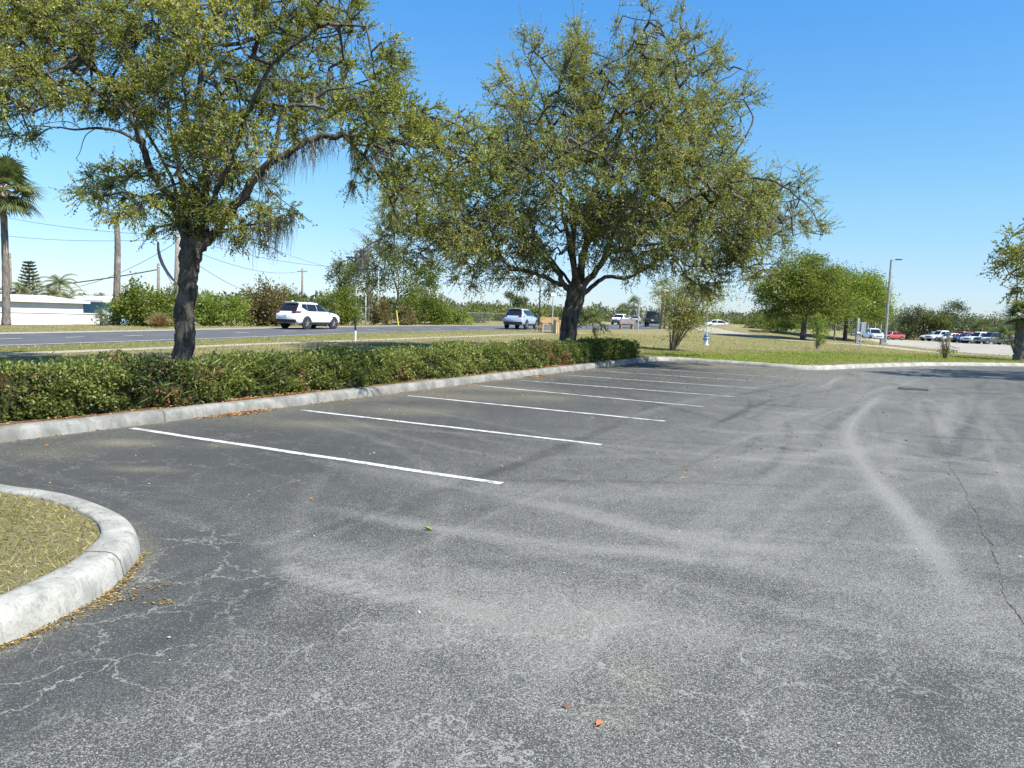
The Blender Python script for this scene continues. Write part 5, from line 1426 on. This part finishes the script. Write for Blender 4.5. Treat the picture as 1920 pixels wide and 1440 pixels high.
p = gp(1840, 144); q = thing('palm_tree', 'squat fan palm in the scrub behind the parked pickups', 'palm', p); ring_trunk(q, [(0, 0, -.1), (0, 0, 1.2), (0, 0, 2.6)], .3, .25); fan_palm(q, (0, 0, 2.8), 26, rp, 1.1, 1.5, .5, 14)
# tree masses on the left horizon behind the houses are part of distant_woods

# ------------------------------------------------------------------ buildings and walls
def frame_at(px, Y, ang):
    x, y, z = gp(px, Y); return (x, y), ang
def house(name, label, loc, rz, w, d, h, wallm, roofm, wins, over=.35, rise=.35):
    q = thing(name, label, 'building', loc, rz)
    MB().box((0, 0, h / 2 - .3), (w, d, h + .6)).build('wall', M[wallm], q)
    b = MB(); ow, od = w / 2 + over, d / 2 + over
    b.add([(-ow, -od, h), (ow, -od, h), (ow, od, h), (-ow, od, h), (-ow, -od, h + .16), (ow, -od, h + .16), (ow, od, h + .16), (-ow, od, h + .16), (-ow, 0, h + .16 + rise), (ow, 0, h + .16 + rise)],
          [(0, 3, 2, 1), (0, 1, 5, 4), (2, 3, 7, 6), (4, 5, 9, 8), (6, 7, 8, 9), (1, 2, 6, 9, 5), (3, 0, 4, 8, 7)])
    b.build('roof', M[roofm], q)
    for (x, z, ww, hh) in wins:
        f = MB().box((x, -d / 2 - .02, z), (ww + .14, .06, hh + .14)).build('window', M['sign_white'], q)
        MB().box((x, -d / 2 - .055, z), (ww, .03, hh)).build('pane', M['glass'], f)
    return q
x, y, z = gp(28, 57); house('house', 'low white house with a flat white roof behind the white wall', (x, y, -1.3), R(-28), 7.2, 6.0, 2.75, 'white_wall', 'roof_white', [(-1.8, 1.6, 1.2, .9), (2.0, 1.75, 1.1, .35)])
x, y, z = gp(176, 64); house('house', 'blue grey house with a white roof edge behind the white wall', (x, y, -1.35), R(-12), 6.4, 5.5, 2.95, 'blue_siding', 'roof_white', [(.2, 2.05, 1.3, .35), (-2.1, 1.7, .9, .8)])
# white garden wall along the far roadside
A0 = np.array(gp(-260, 38)); A1 = np.array(gp(207, 47))
mid = (A0 + A1) / 2; L = float(np.hypot(*(A1 - A0)[:2])); an = math.atan2((A1 - A0)[1], (A1 - A0)[0])
q = thing('garden_wall', 'low white rendered wall along the far side of the road', 'wall', (mid[0], mid[1], t1(mid[0], mid[1])), an)
MB().box((0, 0, .24), (L, .18, .87), 0, .012).build('wall_panel', M['white_wall'], q)
MB().box((0, 0, .705), (L, .26, .06), 0, .012).build('coping', M['roof_white'], q)
# wire fence
def wire_fence(pts, h, label):
    P = [np.array(gp(*p)) for p in pts]; b0 = P[0]
    q = thing('wire_fence', label, 'fence', b0)
    for i in range(len(P) - 1):
        a, b = P[i] - b0, P[i + 1] - b0; n = max(2, int(np.hypot(*(b - a)[:2]) / 2.6)); mb = MB()
        for k in range(n + 1):
            p = a + (b - a) * k / n; MB().cyl(p, p + np.array([0, 0, h]), .035, 6).build('fence_post', M['fence_wire'], q)
        mb.cyl(a + np.array([0, 0, h]), b + np.array([0, 0, h]), .022, 6); mb.cyl(a + np.array([0, 0, .06]), b + np.array([0, 0, .06]), .012, 6)
        m = int(np.hypot(*(b - a)[:2]) / .32); u = unit((b - a))
        for k in range(m):
            p = a + (b - a) * k / m
            for sg in (1, -1):
                e = p + (b - a) / np.linalg.norm(b - a) * h * .98 * sg
                if 0 <= np.dot(e - a, u) <= np.linalg.norm(b - a): mb.add([p + np.array([0, 0, .04]), p + np.array([0, 0, .06]) + u * .007, e + np.array([0, 0, h - .02]) + u * .007, e + np.array([0, 0, h - .04])], [(0, 1, 2, 3)])
        mb.build('wire_mesh', M['fence_wire'], q)
wire_fence([(848, 80), (955, 84)], 1.15, 'wire mesh fence along the verge left of the silver blue car')
wire_fence([(652, 66), (700, 68)], 1.5, 'short run of taller wire fence behind the thin sign posts')

# ------------------------------------------------------------------ poles, posts and cables
def upole(px, ytop, Y, r, label, m='wood_pole', name='utility_pole', arm=False, lean=0.0, cat='pole'):
    p = gp(px, Y); top = at(px, ytop, Y)[2] - p[2]
    q = thing(name, label, cat, p)
    MB().tube([(0, 0, -.2), (lean * .5, 0, top * .5), (lean, 0, top)], [r * 1.1, r, r * .8], 10).build('shaft', M[m], q, True)
    if arm:
        MB().box((lean, 0, top - .5), (1.5, .09, .11)).build('crossarm', M['wood_pole'], q)
        b = MB()
        for s in (-.65, -.3, .3, .65): b.lathe([(.03, top - .44), (.05, top - .40), (.03, top - .32), (.045, top - .28), (.01, top - .26)], (lean + s, 0, 0), 6)
        b.build('insulators', M['galv'], q)
    else:
        b = MB().lathe([(r * .95, top - .35), (r * 1.15, top - .34), (r * 1.15, top - .26), (r * .95, top - .25)], (lean * .97, 0, 0), 10); b.build('band', M['galv'], q)
    return np.array([p[0] + lean, p[1], p[2] + top])
tA = upole(328, 436, 62, .17, 'pale round utility pole right behind the hedge oak trunk', lean=.25)
tB = upole(297, 494, 66, .14, 'shorter utility pole carrying a torn dark frond', lean=.05)
tC = upole(566, 503, 120, .16, 'thin distant utility pole above the olive bush', arm=True)
tD = upole(249, 517, 90, .12, 'small distant pole right of the bare palm trunk')
tE = upole(22, 475, 76, .14, 'grey pole between the tall fan palm and the feather palms')
tF = upole(645, 500, 96, .14, 'pole half hidden by twigs above the white car nose')
for px, yt, Y, r, m, lb in ((662, 545, 64, .045, 'galv', 'thin grey post beside the white car nose, left one of a close pair'), (667, 540, 65, .045, 'galv', 'thin grey post beside the white car nose, right one of a close pair'), (685, 548, 66, .05, 'galv', 'white topped grey post standing clear of the close pair'), (708, 500, 74, .05, 'galv', 'tall thin post among the olive trees')):
    upole(px, yt, Y, r, lb, m, 'post', cat='post')
# leaning dark frond caught on the shorter pole
p = tB; q = thing('torn_frond', 'dark torn frond hanging from the shorter utility pole', 'frond', tuple(p - np.array([0, 0, .3])))
P = []; F = []
for i in range(7):
    t = i / 6; c = np.array([-.12 + 2.0 * t ** 2.2 * .9, .16, 2.0 - 3.6 * t]); w = .28 * math.sin(math.pi * (t * .8 + .15)) ** .8 + .02
    P += [c + np.array([-w * .45, 0, 0]), c + np.array([w * .45, 0, .1]), c + np.array([w * .45, .05, .1]), c + np.array([-w * .45, .05, 0])]
F = [(i * 4 + k, i * 4 + (k + 1) % 4, i * 4 + 4 + (k + 1) % 4, i * 4 + 4 + k) for i in range(6) for k in range(4)] + [(0, 1, 2, 3), (27, 26, 25, 24)]
link('blade', np.array(P), F, M['dark_frond'], q); MB().tube([(-.1, .14, 1.9), (.2, .14, .2), (1.0, .14, -1.2), (1.75, .14, -1.9)], .025, 5).build('midrib', M['dark_frond'], q)
def leaning(px0, y0, px1, y1, Y, r, m, lb, nm, cat):
    a, b = at(px0, y0, Y), at(px1, y1, Y); z = t1(a[0], a[1]); a[2] = z
    q = thing(nm, lb, cat, a); MB().tube([(0, 0, -.05), tuple((b - a) * .5), tuple(b - a)], r, 8).build('tube', M[m], q); MB().tube([tuple((b - a) * .985), tuple((b - a) * 1.0)], r * 1.25, 8).build('cap', M['dark_metal'], q)
leaning(634, 600, 617, 540, 62, .045, 'yellow', 'slanting pale yellow guy wire guard above the white car nose', 'wire_guard', 'wire guard')
leaning(747, 608, 743, 581, 66, .06, 'yellow', 'short yellow marker post leaning at the road edge', 'marker_post', 'marker post')
# young stake on the verge
p = gp(666.5, 34.5); q = thing('garden_stake', 'thin dark and white stake standing on the verge in front of the white car', 'stake', p)
h = at(666, 596, 34.5)[2] - p[2]
MB().cyl((0, 0, -.1), (0, 0, h * .45), .04, 8).build('white_base', M['sign_white'], q); MB().cyl((0, 0, h * .45), (-.03, 0, h), .045, 8).build('dark_shaft', M['dark_metal'], q)
def cable(a, b, sag, lb, r=.018):
    a, b = np.array(a, float), np.array(b, float); q = []
    for i in range(25):
        t = i / 24; p = a + (b - a) * t; p[2] -= sag * 4 * t * (1 - t); q.append(tuple(p - a))
    o = MB().tube(q, r, 5).build('overhead_cable', M['cable'], None, False, tuple(a)); tag(o, lb, 'cable', 'overhead cables')
def PX(x, y, Y): return at(x, y, Y)
cable(PX(-60, 545, 70), tB - np.array([0, 0, .5]), .35, 'lowest dark cable sagging from the frame edge past the bare palm trunk', .05)
cable(PX(135, 540, 70), tA - np.array([0, 0, .7]), .5, 'thin cable rising behind the bare palm trunk to the pale round pole', .02)
cable(PX(-60, 392, 72), tA - np.array([0, 0, .2]) + np.array([0, 0, 0]), .5, 'upper thin cable crossing behind the tall fan palm trunk', .016)
cable(PX(-60, 433, 72), tA - np.array([0, 0, .45]), .5, 'middle thin cable crossing behind the tall fan palm trunk', .016)
cable(tA - np.array([0, 0, .3]), tF, .6, 'highest of the cables running right from the pale round pole', .016)
cable(tA - np.array([0, 0, .9]), tC - np.array([0, 0, .4]), 1.1, 'cable falling from the pale round pole to the distant pole', .02)
cable(tA - np.array([0, 0, 1.4]), PX(520, 560, 90), .8, 'cable dropping steeply behind the yellow green bush', .02)
cable(tF, PX(900, 440, 110), .8, 'faint cable running into the forked oak leaves', .016)
cable(tF - np.array([0, 0, .4]), PX(420, 420, 80), .7, 'faint cable under the mossy limb of the hedge oak', .016)

# ------------------------------------------------------------------ street furniture by the road
# bus stop bench with board back (seen from behind)
def bench(label, loc, rz, w, boardm, legm):
    q = thing('bench', label, 'bench', loc, rz)
    MB().box((0, .0, .45), (w, .42, .06), 0, .015).build('seat', M[legm], q)
    MB().box((0, -.24, .76), (w, .05, .52), 0, .012).build('backrest', M[boardm], q)
    for s in (-1, 1):
        b = MB().box((s * w * .36, 0, .21), (.12, .40, .44), 0, .015); b.box((s * w * .36, -.21, .6), (.10, .06, .5), 0, .01); b.build('leg', M[legm], q)
    return q
x, y, z = gp(1174, 78); bench('bench with a plain grey board back standing on the grass by the far road', (x, y, t1(x, y)), R(20), 1.8, 'board', 'wood')
x, y, z = gp(1031, 58); q = thing('picnic_table', 'brown wooden slatted bench table beside the slatted bin near the forked oak', 'table', (x, y, t1(x, y)), R(12))
MB().box((0, 0, .74), (1.5, .7, .06), 0, .012).build('tabletop', M['wood'], q); MB().box((0, .36, .98), (1.5, .05, .42), 0, .012).build('backrest', M['wood'], q)
for s in (-1, 1):
    for t in (-1, 1): MB().box((s * .62, t * .28, .37), (.07, .07, .74), 0, .008).build('leg', M['wood_pale'], q)
MB().box((-.95, -.1, .42), (.5, .4, .05), 0, .01).build('seat', M['wood'], q)
for s in (-1, 1): MB().box((-.95 + s * .2, -.1, .2), (.05, .05, .4)).build('leg', M['wood'], q)
x, y, z = gp(1048, 57); q = thing('litter_bin', 'square bin clad in pale upright slats just left of the forked oak trunk', 'bin', (x, y, t1(x, y)), R(15))
MB().box((0, 0, .48), (.62, .62, .92), 0, .01).build('liner', M['wood'], q); MB().box((0, 0, .99), (.74, .74, .07), 0, .015).build('lid', M['wood'], q)
b = MB()
for k in range(5):
    o = -.29 + k * .145
    for f in (-1, 1): b.box((o, f * .335, .47), (.085, .035, .94)); b.box((f * .335, o, .47), (.035, .085, .94))
b.build('slats', M['wood_pale'], q)
def signpost(px, ybase_Y, ytop, label, kind, m='galv', r=.04):
    p = gp(px, ybase_Y); h = at(px, ytop, ybase_Y)[2] - p[2]; q = thing('sign_post', label, 'sign', p)
    MB().cyl((0, 0, -.1), (0, 0, h), r, 8).build('post', M[m], q)
    return q, h
q, h = signpost(1035, 57.5, 528, 'tall signpost with a plate over the slatted bin', 0)
MB().box((-.22, -.05, h - .42), (.60, .02, .62), 0, .006).build('sign_plate', M['sign_back'], q); MB().box((-.0, -.055, h - .95), (.45, .02, .25), 0, .006).build('small_plate', M['sign_white'], q)
q, h = signpost(1010, 61, 525, 'dark slim post left of the slatted bin carrying a small dark plate', 0, 'dark_metal', .05)
MB().box((0, -.06, h - .3), (.5, .02, .5), 0, .006).build('sign_plate', M['sign_back'], q)
q, h = signpost(1196, 70, 558, 'grey street sign post right of the board backed bench', 0, 'galv', .05)
MB().box((0, -.06, h - .25), (.2, .03, .5), 0, .006).build('sign_plate', M['sign_back'], q)
q, h = signpost(1325, 60, 548, 'red octagonal stop sign seen through the multi stemmed tree', 0)
b = MB(); n = 8
oc = [(math.cos((k + .5) * math.pi / 4) * .38, math.sin((k + .5) * math.pi / 4) * .38) for k in range(n)]
def octo(rad, y0, y1):
    V = [(a * rad / .38, y0, h - .4 + c * rad / .38) for a, c in oc] + [(a * rad / .38, y1, h - .4 + c * rad / .38) for a, c in oc]
    return V, [tuple(range(n)), tuple(range(n, 2 * n))[::-1]] + [(k, n + k, n + (k + 1) % n, (k + 1) % n) for k in range(n)]
MB().add(*octo(.38, -.06, -.04)).build('sign_border', M['sign_white'], q); MB().add(*octo(.35, -.068, -.061)).build('sign_face', M['sign_red'], q)
fc = bpy.data.curves.new('lettering', 'FONT'); fc.body = 'STOP'; fc.size = .28; fc.align_x = 'CENTER'; fc.align_y = 'CENTER'; fc.extrude = .002
fo = bpy.data.objects.new('lettering', fc); COL.objects.link(fo); fo.parent = q; fo.location = (0, -.073, h - .4); fo.rotation_euler = (math.pi / 2, 0, 0)
bpy.context.view_layer.update()
lm = bpy.data.meshes.new_from_object(fo.evaluated_get(bpy.context.evaluated_depsgraph_get())); bpy.data.objects.remove(fo)
lo_ = bpy.data.objects.new('lettering', lm); COL.objects.link(lo_); lo_.parent = q; lo_.location = (0, -.073, h - .4); lo_.rotation_euler = (math.pi / 2, 0, 0); lm.materials.clear(); lm.materials.append(M['sign_white'])
# signs near the feathery trees
q, h = signpost(1615, 56, 604, 'grey sign back on a thin post left of the white truck', 0)
MB().box((.02, .05, h - .36), (.62, .02, .72), 0, .006).build('sign_plate', M['sign_back'], q)
p = gp(1608, 62); q = thing('utility_cabinet', 'narrow pale cabinet on a post beside the grey sign back', 'cabinet', p)
MB().box((0, 0, .62), (.24, .22, 1.24), 0, .02).build('case', M['pole_grey'], q); MB().box((0, 0, 1.62), (.16, .16, .8), 0, .01).build('post', M['galv'], q); MB().box((.03, -.14, 1.02), (.30, .06, .45), 0, .01).build('meter_box', M['sign_white'], q)
# tall lamp post
p = gp(1661, 61); q = thing('lamp_post', 'tall grey square lamp post with a short arm at the edge of the sandy lot', 'lamp post', p)
h = at(1668, 487, 61)[2] - p[2]
MB().tube([(0, 0, 0), (0, 0, h * .5), (0, 0, h)], [.125, .10, .075], 8).build('pole', M['pole_grey'], q)
MB().box((0, 0, .08), (.40, .40, .16), 0, .02).build('base', M['walk'], q)
MB().tube([(0, 0, h - .08), (.2, 0, h + .0), (.42, 0, h + .03)], .035, 8).build('arm', M['pole_grey'], q); MB().box((.58, 0, h + .04), (.48, .26, .09), 0, .03).build('lamp_head', M['dark_metal'], q)
p = gp(1655, 60.3); q = thing('ground_box', 'small grey box at the foot of the tall lamp post', 'box', p); MB().box((0, 0, .22), (.26, .26, .44), 0, .02).build('case', M['pole_grey'], q); MB().box((0, 0, .46), (.32, .32, .05), 0, .01).build('lid', M['galv'], q)
# red canopy frame behind the white truck
p = gp(1634, 127); q = thing('canopy', 'red canopy on slim white poles behind the white truck facing the camera', 'canopy', p, R(8))
b = MB(); V = []
for i in range(9):
    t = i / 8 * 2 - 1; V += [(t * 1.25, -.9, 3.05 + .18 * (1 - t * t)), (t * 1.25, .9, 3.05 + .18 * (1 - t * t)), (t * 1.25, .9, 3.13 + .18 * (1 - t * t)), (t * 1.25, -.9, 3.13 + .18 * (1 - t * t))]
b.add(V, [(i * 4 + k, i * 4 + (k + 1) % 4, i * 4 + 4 + (k + 1) % 4, i * 4 + 4 + k) for i in range(8) for k in range(4)] + [(0, 1, 2, 3), (35, 34, 33, 32)]); b.build('canopy_top', M['red_tarp'], q)
for sx in (-1, 1):
    for sy in (-1, 1): MB().cyl((sx * 1.15, sy * .8, 0), (sx * 1.15, sy * .8, 3.08), .04, 6).build('pole', M['sign_white'], q)
# fire hydrant
p = gp(1325, 45); p = (p[0], p[1], t1(p[0], p[1])); q = thing('fire_hydrant', 'silver fire hydrant with a blue bonnet on the lawn behind the lot corner', 'fire hydrant', p)
MB().lathe([(.17, 0), (.17, .05), (.115, .06), (.105, .42), (.14, .43), (.14, .48)], n=16).build('barrel', M['hyd_silver'], q, False)
MB().lathe([(.14, .48), (.135, .55), (.115, .62), (.07, .68), (.04, .69), (.04, .75), (.01, .755)], n=16).build('bonnet', M['hyd_blue'], q, True)
for d in ((1, 0), (-1, 0), (0, -1)): MB().tube([(d[0] * .08, d[1] * .08, .36), (d[0] * .17, d[1] * .17, .36), (d[0] * .21, d[1] * .21, .36)], [.055, .055, .04], 10).build('nozzle_cap', M['hyd_blue'], q)
# small white stake tags along the bank trees (trunk guards)
for px, Y, lb in ((1466, 80, 'thin pale tree trunk left of the broad feathery tree'), (1476, 81, 'second thin pale tree trunk left of the broad feathery tree'), (1565, 70, 'thin pale trunk right of the yellow green shrub')):
    p = gp(px, Y); q = thing('sapling', lb, 'tree', p, 0, 'saplings under the feathery trees'); MB().tube([(0, 0, -.1), (.05, 0, 1.4), (.2, 0, 2.8)], [.09, .075, .04], 7).build('trunk', M['stem_bark'], q)
    P = rb.normal(size=(500, 3)) * np.array([.7, .7, .5]) + np.array([.2, 0, 3.1]); leaves('crown', P + np.array(p), rb.normal(size=(500, 3)), .15, .08, M['lime_leaf'], q, p)
# drain grate in the asphalt
gx, gy = flat(1712, 730); q = thing('drain_grate', 'rusty iron drain grate set in the far part of the asphalt', 'drain', (gx, gy, 0), R(-28))
b = MB()
for s in (-1, 1): b.box((s * .33, 0, .006), (.05, .56, .014)); b.box((0, s * .255, .006), (.61, .05, .014))
b.build('frame', M['dark_metal'], q); b = MB()
for k in range(9): b.box((-.28 + k * .07, 0, .004), (.035, .46, .010))
b.build('bars', M['rust'], q); MB().box((0, 0, .0012), (.61, .46, .002)).build('pit', M['tyre'], q)
# old seam in the asphalt
def seam(px, w, m, name):
    pl = dense([flat(*p) for p in px], .05); V = []; r = random.Random(3); o = 0
    for i, p in enumerate(pl):
        t = pl[min(i + 1, len(pl) - 1)] - pl[max(i - 1, 0)]; t /= np.hypot(*t) + 1e-9; n = np.array([-t[1], t[0]]); o += r.uniform(-.012, .012); o *= .95; ww = w * r.uniform(.35, 1.0)
        V += [(*(p + n * (o - ww)), .003), (*(p + n * (o + ww)), .003)]
    struct(link(name, V, [(2 * i, 2 * i + 2, 2 * i + 3, 2 * i + 1)[::-1] for i in range(len(pl) - 1)], M[m]))
M['seam'] = noisy('seam', (.05, .05, .045), (.19, .165, .12), 7)
M['seam'].node_tree.nodes['Principled BSDF'].inputs['Roughness'].default_value = .95
seam([(1722, 742), (1738, 775), (1765, 835), (1792, 890), (1822, 950), (1850, 1020), (1880, 1080), (1905, 1135), (1940, 1200)], .0045, 'seam', 'pavement_seam')
# single leaves lying on the asphalt
def leaf_on_ground(px, py, L, W, m, lb, ang, n=1):
    x, y = flat(px, py); V = []; F = []
    q = thing('fallen_leaf', lb, 'leaf', (x, y, .004), ang)
    for k in range(n):
        a = k * 1.3; b = len(V); ca, sa = math.cos(a), math.sin(a); ox = k * L * .35
        for (u, v, w) in ((0, 0, .002), (L * .3, W * .5, .012), (L * .7, W * .42, .016), (L, 0, .004), (L * .7, -W * .42, .012), (L * .3, -W * .5, .010), (L * .5, 0, .004)): V.append((ox + u * ca - v * sa, u * sa + v * ca, w + .003 * k))
        F += [(b, b + 6, b + 1), (b + 1, b + 6, b + 2), (b + 2, b + 6, b + 3), (b + 3, b + 6, b + 4), (b + 4, b + 6, b + 5), (b + 5, b + 6, b)]
    link('blade', np.array(V), F, M[m], q); MB().tube([(0, 0, .003), (-L * .3, .004, .004)], .0015, 5).build('stalk', M['stem_bark'], q)
M['leaf_red'] = mat('leaf_red', (.42, .11, .035), .7); M['leaf_green'] = mat('leaf_green', (.20, .26, .05), .6)
leaf_on_ground(1118, 1363, .035, .026, 'leaf_red', 'single red brown leaf lying on the nearest asphalt', .6)
leaf_on_ground(1063, 1330, .02, .014, 'leaf_red', 'tiny orange leaf scrap left of the single red brown leaf', 2.0)
leaf_on_ground(797, 995, .06, .03, 'leaf_green', 'small green sprig lying on the asphalt beyond the first painted line', .2, 3)
# road markings
def road_line(t0, t1_, off, w=.12, n=30):
    i = np.linspace(t0, t1_, n); idx = np.arange(len(ROAD_N)); C = np.stack([np.interp(i, idx, ROAD_N[:, 0]), np.interp(i, idx, ROAD_N[:, 1])], 1)
    T_ = np.gradient(C, axis=0); T_ /= np.linalg.norm(T_, axis=1)[:, None]; N_ = np.stack([-T_[:, 1], T_[:, 0]], 1)
    V = []
    for p, nn in zip(C, N_):
        for o in (off - w / 2, off + w / 2): x, y = p + nn * o; V.append((x, y, t1(x, y) + .02))
    struct(link('lane_marking', V, [(2 * k, 2 * k + 1, 2 * k + 3, 2 * k + 2)[::-1] for k in range(n - 1)], M['paint']))
for a in np.arange(3, 45, 1.6): road_line(a, a + .5, 3.7, .14, 6)
road_line(2, 44, 7.1, .12, 60); road_line(2, 27, .35, .12, 50)
print('DONE')
